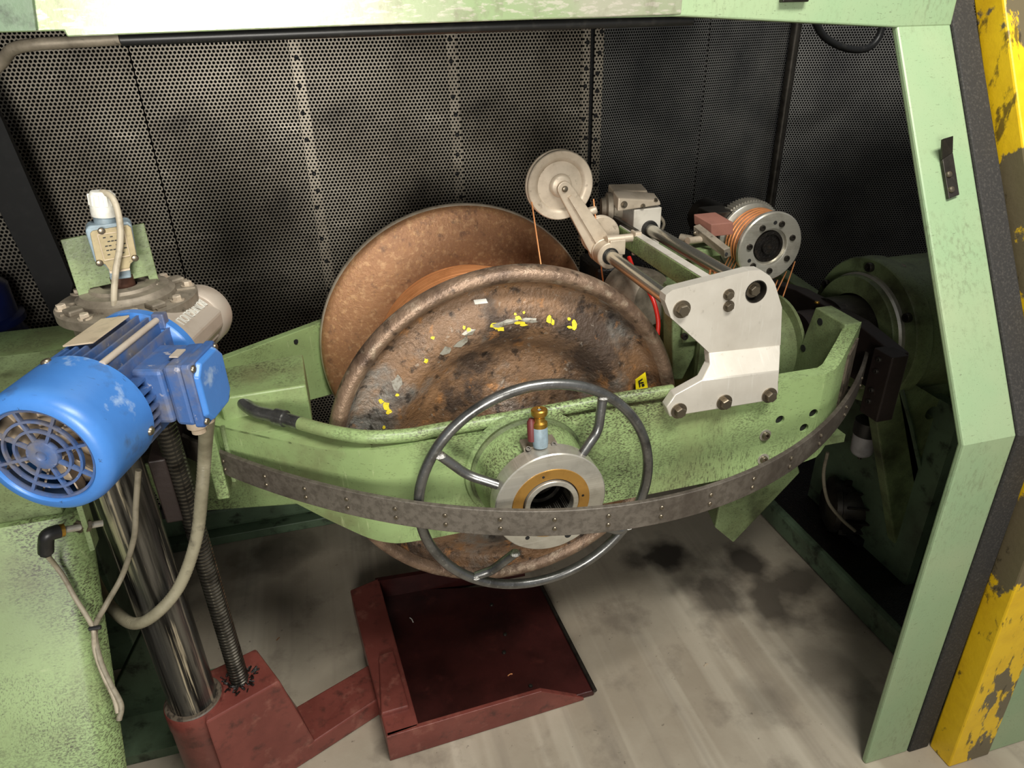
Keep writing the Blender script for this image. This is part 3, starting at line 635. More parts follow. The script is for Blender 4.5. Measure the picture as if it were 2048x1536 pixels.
# counterweight below
zl = .60
part('counterweight', loft(nb(), [[at(1440, 1005, Y=1.22), at(1430, 1056, Y=1.22), at(1467, 1086, Y=1.22), at(1600, 946, Y=1.22), at(1590, 905, Y=1.22)], [p + V((.08, .36, .02)) for p in (at(1440, 1005, Y=1.22), at(1430, 1056, Y=1.22), at(1467, 1086, Y=1.22), at(1600, 946, Y=1.22), at(1590, 905, Y=1.22))]]), M['green_dirty'], t, bevel=.004, smooth=0)
part('bottom_web', abox(nb(), .62, 1.1, CFY + .06, 2 * AYC - CFY - .06, .70, .72), M['green_dirty'], t, smooth=0)

# gearbox unit inside the cradle behind the reel's right edge
t = thing('traverse_gearbox', 'grimy green drive casting with pale drum inside the cradle', 'gearbox', (.85, 1.45, .72))
part('casting', abox(nb(), .80, .97, 1.32, 1.62, .72, 1.0), M['green_dirty'], t, bevel=.012, smooth=0)
part('front_rib', prism(nb(), [at(1345, 590, Y=1.34), at(1395, 590, Y=1.34), at(1400, 690, Y=1.34), at(1365, 760, Y=1.34), at(1345, 760, Y=1.34)], (0, .05, 0)), M['green_dirty'], t, bevel=.004, smooth=0)
dc = at(1300, 600, Y=1.52)
part('pale_drum', lathe(nb(), dc, (.35, -1, .1), [(0, 0), (.025, .006), (.064, .01), (.072, .0), (.076, -.02), (.076, -.10)], 48), M['grey_cast'], t)
part('inspection_cover', prism(nb(), [at(1362, 640, Y=1.335), at(1405, 635, Y=1.335), at(1405, 680, Y=1.335), at(1362, 685, Y=1.335)], (0, -.008, 0)), M['green_dirty'], t, bevel=.006, smooth=0)
fit('cap_screw', t, at(1368, 672, Y=1.325), (0, -1, 0), .008, 'dark_steel')
part('dark_tank', abox(nb(), .66, .8, 1.62, 1.76, .72, 1.02), M['grease_dark'], t, bevel=.01, smooth=0)

hz = part('red_hose', tube(nb(), catmull([at(1258, 515, Y=1.55), at(1270, 545, Y=1.5), at(1293, 575, Y=1.44), at(1308, 605, Y=1.41), at(1316, 640, Y=1.39), at(1315, 670, Y=1.38)], 8), .0055, 10), M['red_hose']); tag(hz, 'bright red hose curving down beside the rusty reel rim', 'hose')

# ================================================================== REEL
RR = .367
YN, YF = 1.175, 1.70
t = thing('cable_reel', 'large rusty steel wire reel with copper wire wound on its core', 'reel', (AX, AYC, AZ - RR))
nf = lathe(nb(), (AX, YN, AZ), (0, 1, 0), [(.0, .03), (.045, .03), (.06, .02), (.075, .03), (.12, .046), (.135, .043), (.15, .047), (.19, .05), (.205, .04), (.235, .016), (.262, .012), (.29, .028), (.318, .036), (.328, .032), (.334, .02), (.342, .004), (.352, 0), (.361, .004), (.366, .014), (.3665, .024), (.362, .032), (.352, .036), (.335, .04), (.30, .056), (.18, .07), (0, .07)], 128)
nfo = part('near_flange', nf, M['rust'], t, smooth=60)
part('rim_roll', lathe(nb(), (AX, YN, AZ), (0, 1, 0), [(.337, .012), (.343, .001), (.352, -.003), (.3615, .001), (.3675, .012), (.3685, .024), (.364, .034), (.352, .039)], 128), M['rust_rim'], nfo, smooth=60)
ff = lathe(nb(), (AX, YF, AZ), (0, 1, 0), [(0, -.045), (.18, -.045), (.30, -.03), (.345, -.018), (.358, -.016), (.366, -.008), (.368, .004), (.364, .016), (.35, .022), (.3, .01), (0, .01)], 128)
ffo = part('far_flange', ff, M['rust_bright'], t, smooth=60)
part('rim_roll', lathe(nb(), (AX, YF, AZ), (0, 1, 0), [(.357, -.014), (.3665, -.008), (.3695, .004), (.366, .016), (.352, .023)], 128), M['alu_cast'], ffo, smooth=60)
part('core', lathe(nb(), (AX, YN, AZ), (0, 1, 0), [(.17, .06), (.17, .48)], 96), M['rust'], t)
wd = []; n = 84; y0, y1 = YN + .062, YF - .04
for i in range(n):
    yy = y0 + (y1 - y0) * i / n; st = (y1 - y0) / n; bulge = .233 + .010 * math.sin(i * .21) + random.uniform(-.002, .002)
    wd += [(bulge, yy), (bulge + .0022, yy + st * .3), (bulge + .0022, yy + st * .7)]
part('copper_winding', lathe(nb(), (AX, 0, AZ), (0, 1, 0), wd, 112), M['copper'], t, smooth=60)
# marks on near flange: paint flecks and stickers follow the dished face
PROF = [(.0, .03), (.045, .03), (.06, .02), (.075, .03), (.12, .046), (.135, .043), (.15, .047), (.19, .05), (.205, .04), (.235, .016), (.262, .012), (.29, .028), (.318, .036), (.328, .032), (.334, .02), (.342, .004)]
def dish(r):
    for (a, b), (c, d) in zip(PROF, PROF[1:]):
        if a <= r <= c: return b + (d - b) * (r - a) / (c - a)
    return 0.0
def on_flange(px, py):
    p = at(px, py, Y=YN + .03)
    for _ in range(6):
        r = math.hypot(p.x - AX, p.z - AZ); p = at(px, py, Y=YN + dish(r) - .0015)
    return p
def mark(name, px, py, w_, h_, m, label=None, n=9, rot=0, ragged=.35):
    bm = nb(); c = bm.verts.new(on_flange(px, py)); ring = []
    for k in range(n):
        a = 2 * PI * k / n; s = 1 + random.uniform(-ragged, ragged)
        dx, dy = w_ * math.cos(a) * s, h_ * math.sin(a) * s
        ring.append(bm.verts.new(on_flange(px + dx * math.cos(rot) - dy * math.sin(rot), py + dx * math.sin(rot) + dy * math.cos(rot))))
    for k in range(n): bm.faces.new((c, ring[k], ring[(k + 1) % n]))
    return part(name, bm, m, nfo, smooth=0, label=label)
for px, py, a, b in ((938, 662, 4, 7), (990, 652, 10, 6), (1000, 658, 8, 5), (1036, 636, 8, 4), (1040, 646, 10, 3), (1048, 650, 7, 3), (1098, 640, 5, 9), (1106, 645, 4, 8), (1138, 638, 3, 4), (1148, 648, 5, 10), (1140, 655, 6, 3), (1048, 625, 3, 3), (1030, 628, 3, 3), (852, 722, 4, 5), (866, 676, 4, 3), (928, 655, 3, 4), (795, 790, 5, 4), (762, 803, 5, 4), (772, 812, 7, 8), (778, 824, 5, 6), (768, 854, 3, 4)):
    mark('paint_fleck', px, py, a, b, M['ymark'])
for px, py, a, b, r in ((1010, 646, 22, 6, -.2), (940, 664, 14, 6, -.4), (925, 685, 16, 8, -.6), (893, 702, 14, 8, -.6), (793, 768, 10, 15, 0), (1060, 640, 16, 5, 0)):
    mark('scraped_patch', px, py, a, b, M['smark'], rot=r)
def quad_mark(name, P, m, label=None, par=nfo):
    bm = nb(); bm.faces.new([bm.verts.new(on_flange(*p)) for p in P]); return part(name, bm, m, par, smooth=0, label=label)
quad_mark('white_sticker', [(947, 600), (972, 597), (976, 606), (950, 609)], M['white'], 'torn white paper sticker')
ys = [at(1271, 760, Y=YN + .01), at(1291, 745, Y=YN + .0), at(1296, 777, Y=YN + .0), at(1272, 781, Y=YN + .01)]
yt = part('yellow_sticker', prism(nb(), ys, (0, .002, 0)), M['sticker'], nfo, smooth=0, label='bright yellow sticker with black lettering')
cyx = (ys[0] + ys[1] + ys[2] + ys[3]) / 4; ux = (ys[1] - ys[0]).normalized() * .5 + (ys[2] - ys[3]).normalized() * .5; uz = (ys[1] - ys[2]).normalized()
for P in ([(-.006, .008), (.004, .010), (.004, .007), (-.006, .005)], [(-.006, .004), (-.003, .004), (-.003, -.008), (-.006, -.008)], [(-.002, .003), (.005, .001), (.005, -.002), (-.002, 0)], [(0, -.003), (.006, -.004), (.006, -.010), (.0, -.009)]):
    part('lettering', prism(nb(), [cyx + ux * a + uz * b + V((0, -.0012, 0)) for a, b in P], (0, .0006, 0)), M['ink'], yt, smooth=0)

# ================================================================== HANDWHEEL AND HUB
t = thing('handwheel', 'bare steel spoked handwheel around the hub in front of the reel', 'handwheel', (AX, 1.0, AZ - .23))
HWR, HWY = .219, 1.0
def hw(a, r, y): return V((AX - .003 + r * math.sin(a), y, AZ + r * math.cos(a)))
part('rim', tube(nb(), [hw(2 * PI * i / 96, HWR, HWY) for i in range(96)], .0096, 14, True), M['wheel'], t)
hub = part('hub_disc', lathe(nb(), (AX + .008, .955, AZ + .002), (0, 1, 0), [(.069, .004), (.07, 0), (.1015, 0), (.1035, .002), (.1035, .034), (.098, .037), (.06, .037)], 96), M['steel'], t)
part('bronze_ring', lathe(nb(), (AX + .008, .9535, AZ + .002), (0, 1, 0), [(.052, .006), (.052, .001), (.053, 0), (.072, 0), (.0725, .001), (.0725, .006)], 96), M['bronze'], hub)
part('inner_sleeve', lathe(nb(), (AX + .008, .949, AZ + .002), (0, 1, 0), [(.0405, .05), (.0405, .001), (.0415, 0), (.049, 0), (.050, .001), (.050, .02)], 80), M['steel'], hub)
part('sleeve_groove', lathe(nb(), (AX + .008, .956, AZ + .002), (0, 1, 0), [(.0495, .003), (.0525, .003)], 80), M['black_flat'], hub)
part('bore', lathe(nb(), (AX + .008, .955, AZ + .002), (0, 1, 0), [(.0405, .01), (.0405, .06), (.034, .062), (.034, .075), (.028, .077), (.028, .1), (.0, .1)], 64), M['dark_steel'], hub)
def hubp(px, py, y): return at(px, py, Y=y)
for px, py, r, y in ((1087, 955, .0025, .9533), (1166, 991, .0025, .9533), (1055, 1076, .0042, .9547), (1111, 1069, .0024, .9533), (1136, 1070, .0065, .9547)):
    q = hubp(px, py, y); part('drilled_hole', cyl(nb(), q, q + V((0, .001, 0)), r, 14), M['black_flat'], hub)
# spokes: rim pixel angle, hub pixel angle
for (rx, ry), (mx, my), (hx, hy) in (((1206, 794), (1196, 862), (1158, 917)), ((880, 911), (935, 950), (1003, 972)), ((952, 1152), (985, 1140), (1030, 1106)), ((1255, 1052), (1235, 1062), (1170, 1040))):
    A = at(rx, ry, Y=HWY); B = at(mx, my, Y=HWY - .005); Cc = at(hx, hy, Y=.975)
    pts = [A, A.lerp(B, .5), A.lerp(B, .85), B.lerp(Cc, .15), B.lerp(Cc, .5), Cc]
    sp = part('spoke', tube(nb(), catmull(pts, 5), .0088, 14), M['wheel'], t)
    for P_, r in ((A, .0108), (Cc, .0105)):
        part('weld_bead', lathe(nb(), P_ + V((0, -.001, -r * .6)), (0, 0, 1), [(0, 0), (r * .7, r * .2), (r, r * .6), (r * .7, r * 1.05), (0, r * 1.2)], 12), M['weld'], sp)

# indexing plunger on the boss
ip = at(1082, 905, Y=.985)
t = thing('indexing_plunger', 'brass knobbed locking plunger above the handwheel hub', 'plunger', (ip.x, .985, ip.z))
b1 = at(1050, 900, Y=.98); b2 = at(1116, 893, Y=.98)
part('bracket', prism(nb(), [at(1047, 897, Y=.99), at(1115, 885, Y=.99), at(1116, 897, Y=.985), at(1050, 911, Y=.985)], (0, .03, .0)), M['grey_cast'], t, bevel=.001, smooth=0)
for px, py in ((1056, 899), (1107, 890)): fit('cap_screw', t, at(px, py, Y=.987), (0, -.6, .8), .005)
bc = at(1081, 892, Y=.985)
part('body', lathe(nb(), bc, (.0, .10, 1), [(0, 0), (.013, 0), (.014, .012), (.0135, .038), (.011, .042)], 20), M['lightblue'], t)
part('valve_side', lathe(nb(), bc + V((-.014, .004, .012)), (0, .1, 1), [(0, 0), (.008, 0), (.008, .035), (.004, .042), (0, .042)], 14), material('dark_red_paint', (96, 40, 40), .5), t)
part('knob', lathe(nb(), bc, (0, .10, 1), [(.009, .036), (.0135, .038), (.0135, .046), (.010, .049), (.0095, .056), (.0135, .06), (.0145, .063), (.0145, .069), (.0125, .071), (.006, .071), (.005, .066), (0, .066)], 28), M['brass'], t)
c0 = bc + V((.002, .012, .068))
part('blue_wire', tube(nb(), catmull([c0, at(1082, 838, Y=1.01), at(1085, 830, Y=1.03)], 5), .0038, 8), M['lightblue'], t)
part('red_wire', tube(nb(), catmull([at(1085, 831, Y=1.03), at(1082, 823, Y=1.06), at(1074, 820, Y=1.085), at(1066, 823, Y=1.1)], 6), .0032, 8), M['red_hose'], t)

# ================================================================== BOW
t = thing('rotating_bow', 'long flat dark laminate bow arched across in front of the cradle', 'bow', (.48, .866, .815))
def bowY(x): return .868 + .70 * (x - .48) ** 2
N_ = 72; secs = []
xa, xb = -.36, 1.235
for i in range(N_ + 1):
    x = xa + (xb - xa) * i / N_; y = bowY(x); d = V((1, 1.4 * (x - .48), 0)).normalized(); nrm = V((d.y, -d.x, 0))
    zc_ = .839
    hw_ = .0265 if x > .2 else .0265
    secs.append([V((x, y, zc_ - hw_)), V((x, y, zc_ + hw_)), V((x, y, zc_ + hw_)) - nrm * .009, V((x, y, zc_ - hw_)) - nrm * .009])
part('band', loft(nb(), secs), M['bow'], t, smooth=30, bevel=.0012)
for px in (448, 530, 612, 695, 790, 890, 1000, 1108, 1218, 1322, 1420, 1505, 1580, 1640, 1690, 1722):
    # find x along bow whose image column is px
    best = min((abs((lambda q: CX + FPX * q.dot(RIGHT) / q.dot(FWD))(V((x, bowY(x), .839)) - EYE) - px), x) for x in [xa + (xb - xa) * k / 600 for k in range(601)])
    x = best[1]; d = V((1, 1.4 * (x - .48), 0)).normalized(); nrm = V((d.y, -d.x, 0))
    for z in (.848, .829): fit('rivet', t, V((x, bowY(x), z)) + nrm * .0004, nrm, .0042)

# left flyer plate
fp_ = at(395, 930, X=-.345)
t = thing('left_flyer_plate', 'dark brown flyer plate at the bow end behind the lead screw', 'flyer', (-.36, 1.40, .74))
part('plate', prism(nb(), [V((-.37, 1.19, .765)), V((-.37, 1.19, .905)), V((-.37, 1.40, .93)), V((-.37, 1.68, .905)), V((-.37, 1.68, .765)), V((-.37, 1.40, .73))], (.03, 0, 0)), M['brown'], t, bevel=.003, smooth=0)
part('stub_shaft', cyl(nb(), (-.62, AYC, AZ), (-.30, AYC, AZ), .06, 32), M['dark_steel'], t)
for z in (.80, .83, .87): fit('cap_screw', t, (-.34, 1.23, z), (1, 0, 0), .008)

# ================================================================== TRAVERSE: BRACKET, RODS, PULLEYS
BY = 1.10
def B_(px, py, y=BY): return at(px, py, Y=y)
t = thing('support_bracket', 'shaped aluminium bracket plate bolted onto the cradle front', 'bracket', (.72, CFY, .87))
upz = [B_(1330, 603), B_(1332, 590), B_(1345, 580), B_(1500, 541), B_(1522, 540), B_(1540, 552), B_(1550, 568), B_(1564, 615), B_(1561, 690), B_(1545, 697), B_(1418, 705), B_(1398, 686), B_(1342, 636)]
wb_ = B_(1512, 583)
upper = part('upper_plate', prism_holes(nb(), upz, [circ(wb_, (0, -1, 0), .0225, 28)], (0, .024, 0)), M['alu'], t, smooth=0, bevel=.0)
LYb = 1.058
mid = [B_(1418, 705), B_(1545, 697), B_(1561, 690)]
low = [B_(1400, 765, LYb), B_(1556, 745, LYb)]
bm = nb()
# sloping middle web then flat foot, as lofted sheet
Lf = [B_(1418, 705), B_(1420, 730, 1.085), B_(1405, 760, LYb + .004), B_(1350, 790, LYb), B_(1333, 815, LYb), B_(1340, 834, LYb)]
Rt = [B_(1561, 690), B_(1561, 706, 1.085), B_(1559, 742, LYb + .004), B_(1557, 765, LYb), B_(1557, 785, LYb), B_(1549, 800, LYb)]
loft(bm, [[a, b, b + V((0, .022, 0)), a + V((0, .022, 0))] for a, b in zip(Lf, Rt)])
part('lower_plate', bm, M['alu'], t, smooth=30, bevel=.002)
for px, py, r, y in ((1363, 618, .0175, BY), (1457, 589, .0115, BY), (1457, 612, .0115, BY), (1357, 821, .0165, LYb), (1448, 804, .0165, LYb), (1538, 790, .0165, LYb)):
    fit('bolt', t, at(px, py, Y=y), (0, -1, 0), r, spin=random.uniform(0, 1))
part('bore_liner', lathe(nb(), wb_, (0, 1, 0), [(.0228, -.001), (.021, -.001), (.0205, .018), (.0, .018)], 32), M['dark_steel'], t)
fit('bolt', t, wb_ + V((0, .012, 0)), (0, -1, 0), .0155, spin=.7)

r1 = at(1363, 618, Y=BY); r2 = wb_
o = part('guide_rod', cyl(nb(), (r1.x, BY + .0245, r1.z), (r1.x, 1.62, r1.z), .0145, 28), M['rod'], loc=(r1.x, BY + .0245, r1.z)); tag(o, 'polished steel guide rod next to the reel rim carrying the pulley arm', 'rod', 'traverse guide rods')
o = part('guide_rod', cyl(nb(), (r2.x, BY + .0245, r2.z), (r2.x, 1.72, r2.z), .0145, 28), M['rod'], loc=(r2.x, BY + .0245, r2.z)); tag(o, 'polished steel guide rod entering the white gearbox block', 'rod', 'traverse guide rods')
part('rod_sleeve', cyl(nb(), (r1.x, BY + .0245, r1.z), (r1.x, BY + .05, r1.z), .0175, 24), M['alu'], bpy.data.objects['guide_rod'])
# green cross bar
gb0 = at(1240, 458, Y=1.58); gb1 = at(1432, 560, Y=1.13)
t = thing('cross_bar', 'green square bar with pale top edge between the two guide rods', 'bar', (gb1.x, 1.125, gb1.z))
gx0 = at(1425, 562, Y=BY + .025); gxx = gx0.x
zt = gx0.z + .005
bye = at(1240, 458, X=gxx - .012).y
part('bar_body', abox(nb(), gxx - .016, gxx + .007, BY + .025, bye, zt - .044, zt - .002), M['green'], t, bevel=.002, smooth=0)
part('pale_top', abox(nb(), gxx - .0145, gxx + .006, BY + .025, bye, zt - .002, zt - .0005), M['white_cast'], t, smooth=0)  # thin pale strip along the top of the green bar
# pulley arm clamped to rod 1
PY = 1.50
pc = at(1122, 372, Y=PY)
t = thing('pulley_arm', 'cast aluminium pulley arm with large wire pulley on the guide rod', 'pulley arm', (r1.x, 1.5, r1.z - .03))
PR = .076
pl = part('large_pulley', lathe(nb(), (pc.x, PY, pc.z), (0, 1, 0), [(0, .0), (.02, .0), (.022, .006), (.052, .008), (.056, .003), (.062, .001), (PR - .002, .0), (PR, .002), (PR, .007), (PR - .008, .013), (PR - .008, .015), (PR, .021), (PR, .026), (PR - .002, .028), (.05, .022), (0, .022)], 80), M['alu_cast'], t)
part('pulley_hub', lathe(nb(), (pc.x, PY - .006, pc.z), (0, 1, 0), [(0, 0), (.020, 0), (.024, .003), (.026, .008)], 40), M['alu_cast'], pl)
hubc = V((pc.x + .004, PY - .014, pc.z - .004)); clp = V((r1.x, PY - .012, r1.z))
dd = (clp - hubc); dn = V((-dd.z, 0, dd.x)).normalized(); du = dd.normalized()
arm = []
for k in range(9): a = PI * k / 8; arm.append(hubc + dn * .0165 * math.cos(a) - du * .0165 * math.sin(a))
arm2 = [clp - dn * .029 - du * .02, clp - dn * .029 + du * .004, clp + dn * .0285 + du * .004, clp + dn * .028 - du * .03]
part('arm_body', prism(nb(), arm + arm2, (0, .012, 0)), M['alu_cast'], t, bevel=.002, smooth=0)
part('arm_rib', prism(nb(), [hubc + du * .02 + dn * .004, hubc + du * .02 - dn * .004, clp - du * .03 - dn * .006, clp - du * .03 + dn * .006], (0, -.006, 0)), M['alu_cast'], t, smooth=0)
fit('screw', t, hubc + V((0, -.001, 0)), (0, -1, 0), .007)
part('clamp_boss', lathe(nb(), (r1.x, PY - .055, r1.z), (0, 1, 0), [(.0185, 0), (.029, 0), (.031, .002), (.031, .03), (.0285, .032), (.0285, .034), (.031, .036), (.031, .062), (.0, .062)], 40), M['alu_cast'], t)
part('boss_bushing', lathe(nb(), (r1.x, PY - .057, r1.z), (0, 1, 0), [(.0148, .012), (.0152, .0), (.0195, .0), (.02, .003)], 32), M['black'], t)
ta = at(1200, 452, Y=PY - .045); tb_ = at(1228, 445, Y=PY - .045)
part('clamp_block', abox(nb(), r1.x - .002, r1.x + .036, PY - .056, PY - .01, r1.z - .0, r1.z + .036), M['alu_cast'], t, bevel=.002, smooth=0)
part('cross_pin', cyl(nb(), (r1.x - .005, PY - .04, r1.z + .034), (r1.x + .066, PY - .04, r1.z + .034), .0095, 20), M['alu_cast'], t)
part('pin_block', abox(nb(), r1.x + .058, r1.x + .074, PY - .058, PY - .03, r1.z + .018, r1.z + .05), M['alu_cast'], t, bevel=.002, smooth=0)
part('link_bar', box(nb(), (r1.x + .068, PY + .025, r1.z + .035), (.005, 0, 0), (0, .07, 0), (0, 0, .016)), M['dark_steel'], t, bevel=.001, smooth=0)
part('stop_knob', lathe(nb(), at(1172, 425, Y=PY + .02), (1, -.3, .3), [(0, 0), (.009, 0), (.010, .004), (.010, .022), (.007, .026), (0, .026)], 16), M['alu_cast'], t)
# two small deflection pulleys
for (px, py, rr, yy, lab) in ((1203, 472, .046, PY + .012, 'small grooved deflection pulley right of the rod clamp'),):
    q = at(px, py, Y=yy)
    w_ = part('deflection_pulley', lathe(nb(), q, (0, 1, 0), [(0, .0), (rr - .002, 0), (rr, .002), (rr, .004), (rr - .005, .009), (rr, .014), (rr, .017), (rr - .002, .018), (0, .018)], 56), M['alu_cast'], t)
# white gearbox block
WYg = 1.57
t = thing('white_gearbox', 'white cast gearbox block with clamped cover behind the guide rods', 'gearbox', (r2.x - .03, WYg + .05, r2.z - .05))
def Wp(px, py): return at(px, py, Y=WYg)
w0, w1, w2, w3 = Wp(1256, 428), Wp(1318, 414), Wp(1321, 474), Wp(1262, 486)
xl, xr = r2.x - .044, r2.x + .03; zl_, zh_ = r2.z - .045, r2.z + .052
part('block', abox(nb(), xl, xr, WYg, WYg + .09, zl_, zh_), M['white_cast'], t, bevel=.003, smooth=0)
part('rod_seal', lathe(nb(), (r2.x, WYg - .006, r2.z), (0, 1, 0), [(.0148, .004), (.0155, 0), (.021, 0), (.022, .006)], 32), M['black'], t)
cb0 = V((xl - .022, WYg - .006, zh_ - .004))
part('clamp_cover', prism(nb(), [V((xl - .045, WYg - .004, zh_ + .0)), V((xr - .005, WYg - .004, zh_ + .006)), V((xr - .01, WYg - .004, zh_ + .018)), V((xl - .045, WYg - .004, zh_ + .032))], (0, .035, .012)), M['alu_cast'], t, bevel=.003, smooth=0)
part('cover_top', prism(nb(), [V((xl - .04, WYg + .035, zh_ + .012)), V((xr - .02, WYg + .035, zh_ + .018)), V((xr - .025, WYg + .035, zh_ + .035)), V((xl - .04, WYg + .035, zh_ + .04))], (0, .04, .01)), M['alu_cast'], t, bevel=.003, smooth=0)
fit('bolt', t, (xl - .03, WYg - .005, zh_ + .016), (0, -1, .1), .0085)
fit('bolt', t, (xl + .02, WYg - .005, zh_ + .008), (0, -1, .1), .006); fit('bolt', t, (xr - .02, WYg - .002, zh_ + .018), (0, -.3, 1), .006)
part('worm_flange', lathe(nb(), (xl - .035, WYg + .05, zh_ - .004), (-1, .25, 0), [(0, -.02), (.03, -.02), (.03, .0), (.038, .004), (.038, .016), (.028, .02), (.024, .03), (0, .03)], 36), M['grey_cast'], t)
for z in (.02, -.03): part('cable_gland', lathe(nb(), (xr, WYg + .04, r2.z + z), (1, 0, 0), [(.008, 0), (.011, .0), (.011, .012), (.007, .014), (0, .014)], 14), M['alu_cast'], t)
part('gland_loop', tube(nb(), catmull([(xr + .013, WYg + .03, r2.z + .02), (xr + .024, WYg + .03, r2.z + .0), (xr + .013, WYg + .03, r2.z - .03)], 6), .004, 8), M['grey_cast'], t)
part('feedback_slide', abox(nb(), xl + .01, xr - .005, WYg + .0, WYg + .08, zl_ - .018, zl_), M['dark_steel'], t, smooth=0)
for i in range(2): fit('cap_screw', t, (xl + .015 + i * .025, WYg + .02, zl_ - .018), (0, -.6, -1), .006, 'alu_cast')

# capstan wheel
KY = 1.45
kc = at(1541, 495, Y=KY)
KR = .087
t = thing('capstan_wheel', 'steel capstan wheel wrapped with copper wires and drilled face', 'capstan', (kc.x, KY + .06, kc.z - KR))
KX, KZ = kc.x, kc.z
part('face_disc', lathe(nb(), (KX, KY, KZ), (0, 1, 0), [(.047, .016), (.046, .002), (.05, 0), (KR - .003, 0), (KR, .003), (KR, .012), (KR - .01, .014), (.04, .014)], 80), M['steel'], t)
part('hub_recess', lathe(nb(), (KX, KY, KZ), (0, 1, 0), [(0, .004), (.018, .004), (.019, .012), (.03, .012), (.031, .006), (.038, .006), (.039, .018), (.048, .018)], 56), M['grease_dark'], t)
part('drum', lathe(nb(), (KX, KY, KZ), (0, 1, 0), [(.04, .012), (.074, .012), (.076, .03), (.076, .085), (.085, .088), (.088, .09), (.088, .098), (.05, .098)], 72), M['steel'], t)
for k in range(7):
    a = k * 2 * PI / 7 + .35; fit('cap_screw', t, (KX + .06 * math.sin(a), KY + .002, KZ + .06 * math.cos(a)), (0, -1, 0), .0075, 'dark_steel')
for k in range(3):
    a = k * 2 * PI / 3 + .05; part('tapped_hole', cyl(nb(), (KX + .061 * math.sin(a), KY - .0004, KZ + .061 * math.cos(a)), (KX + .061 * math.sin(a), KY + .001, KZ + .061 * math.cos(a)), .005, 12), M['black_flat'], t)
# toothed gear behind
bm = nb(); g1, g2 = [], []
nt_ = 72
for k in range(nt_ * 2):
    a0 = 2 * PI * k / (nt_ * 2); r = .094 if k % 2 else .089
    for da in (-.35, .35):
        a = a0 + da * PI / (nt_ * 2) * 1.2; g1.append(V((KX + r * math.sin(a), KY + .102, KZ + r * math.cos(a))))
prism(bm, g1, (0, .03, 0)); part('ring_gear', bm, M['steel'], t, smooth=0)
part('shaft_housing', lathe(nb(), (KX, KY + .13, KZ), (0, 1, 0), [(.07, 0), (.07, .06), (.05, .07), (.05, .2), (0, .2)], 40), M['dark_steel'], t)
part('support_post', abox(nb(), KX - .035, KX + .035, KY + .2, KY + .31, .72, KZ), M['green_dirty'], t, smooth=0)
for i in range(5):
    y = KY + .024 + i * .0125; w_ = []
    P = [V((KX + .0785 * math.sin(a), y, KZ + .0785 * math.cos(a))) for a in [(-2.0 + 4.2 * k / 40) for k in range(41)]]
    part('wire_turn', tube(nb(), P, .0024, 8), M['copper'], t)
# strands in and out
ws = 0
for i in range(4):
    y = KY + .024 + i * .0125
    a = -2.0; p0 = V((KX + .0785 * math.sin(a), y, KZ + .0785 * math.cos(a)))
    o = part('wire_strand', tube(nb(), [p0, p0 + V((-.03, -.0, -.07)), p0 + V((-.10, -.02, -.25))], .0016, 6), M['copper'], loc=p0)
    tag(o, 'thin copper wire leaving the capstan downward left, %s of four' % ('rightmost', 'third from left', 'second from left', 'leftmost')[i], 'wire', 'copper wires below the capstan')
for i, (px0, py0, px1, py1) in enumerate(((1555, 560, 1545, 588), (1573, 543, 1548, 595), (1590, 523, 1562, 605))):
    p0 = at(px0, py0, Y=KY + .03 + i * .012); p1 = at(px1, py1, Y=KY + .0)
    o = part('wire_strand', tube(nb(), [p0, p1, p1 + (p1 - p0) * 1.2], .0017, 6), M['copper'], loc=p0)
    tag(o, 'thin copper wire running down from the right side of the capstan, %s of three' % ('leftmost', 'middle', 'rightmost')[i], 'wire', 'copper wires right of the capstan')

# terracotta sensor block with arm
TY = 1.50
t0 = at(1420, 455, Y=TY)
t = thing('sensor_block', 'terracotta block with grey arm touching the capstan wires', 'sensor', (t0.x, TY, t0.z - .03))
part('terracotta_body', prism(nb(), [at(1387, 428, Y=TY + .05), at(1388, 448, Y=TY + .05), at(1423, 474, Y=TY), at(1423, 449, Y=TY)], (.06, 0, .0)), M['terracotta'], t, bevel=.002, smooth=0)
part('grey_arm', prism(nb(), [at(1387, 452, Y=TY + .03), at(1387, 470, Y=TY + .03), at(1450, 517, Y=TY - .05), at(1448, 500, Y=TY - .05)], (.016, 0, .004)), M['grey_cast'], t, bevel=.001, smooth=0)
part('arm_hole', cyl(nb(), at(1453, 508, Y=TY - .052), at(1453, 508, Y=TY - .049), .004, 12), M['black_flat'], t)
part('cable_plug', cyl(nb(), at(1375, 482, Y=TY + .0), at(1408, 478, Y=TY + .02), .009, 14), M['alu_cast'], t)
part('plug_socket', cyl(nb(), at(1360, 476, Y=TY + .03), at(1382, 480, Y=TY + .01), .011, 14), M['grey_cast'], t)
fit('screw', t, at(1391, 466, Y=TY + .025), (-.3, -1, 0), .006)
part('mount_plate', abox(nb(), t0.x - .09, t0.x + .07, TY + .0, TY + .1, t0.z - .075, t0.z - .055), M['green_dirty'], t, bevel=.002, smooth=0)
part('mount_leg', abox(nb(), t0.x - .03, t0.x + .05, TY + .02, TY + .08, .72, t0.z - .07), M['green_dirty'], t, smooth=0)
part('top_screw', cyl(nb(), at(1442, 430, Y=TY + .09), at(1442, 420, Y=TY + .09), .010, 14), M['dark_steel'], t)
part('rear_block', abox(nb(), t0.x + .03, t0.x + .10, TY + .05, TY + .12, t0.z - .05, t0.z + .02), M['dark_steel'], t, bevel=.002, smooth=0)
# comb of strands between rod 2 and the bar
for i in range(4):
    p0 = at(1417 + i * 9, 548 + i * 5, Y=1.22)
    o = part('wire_stub', cyl(nb(), p0 + V((0, 0, -.05)), p0 + V((.003, 0, .008)), .0022, 8), M['copper'], loc=p0); tag(o, 'short copper wire end between guide rod and green bar, %s of four' % ('leftmost', 'second from left', 'third from left', 'rightmost')[i], 'wire', 'wire ends by the green bar')

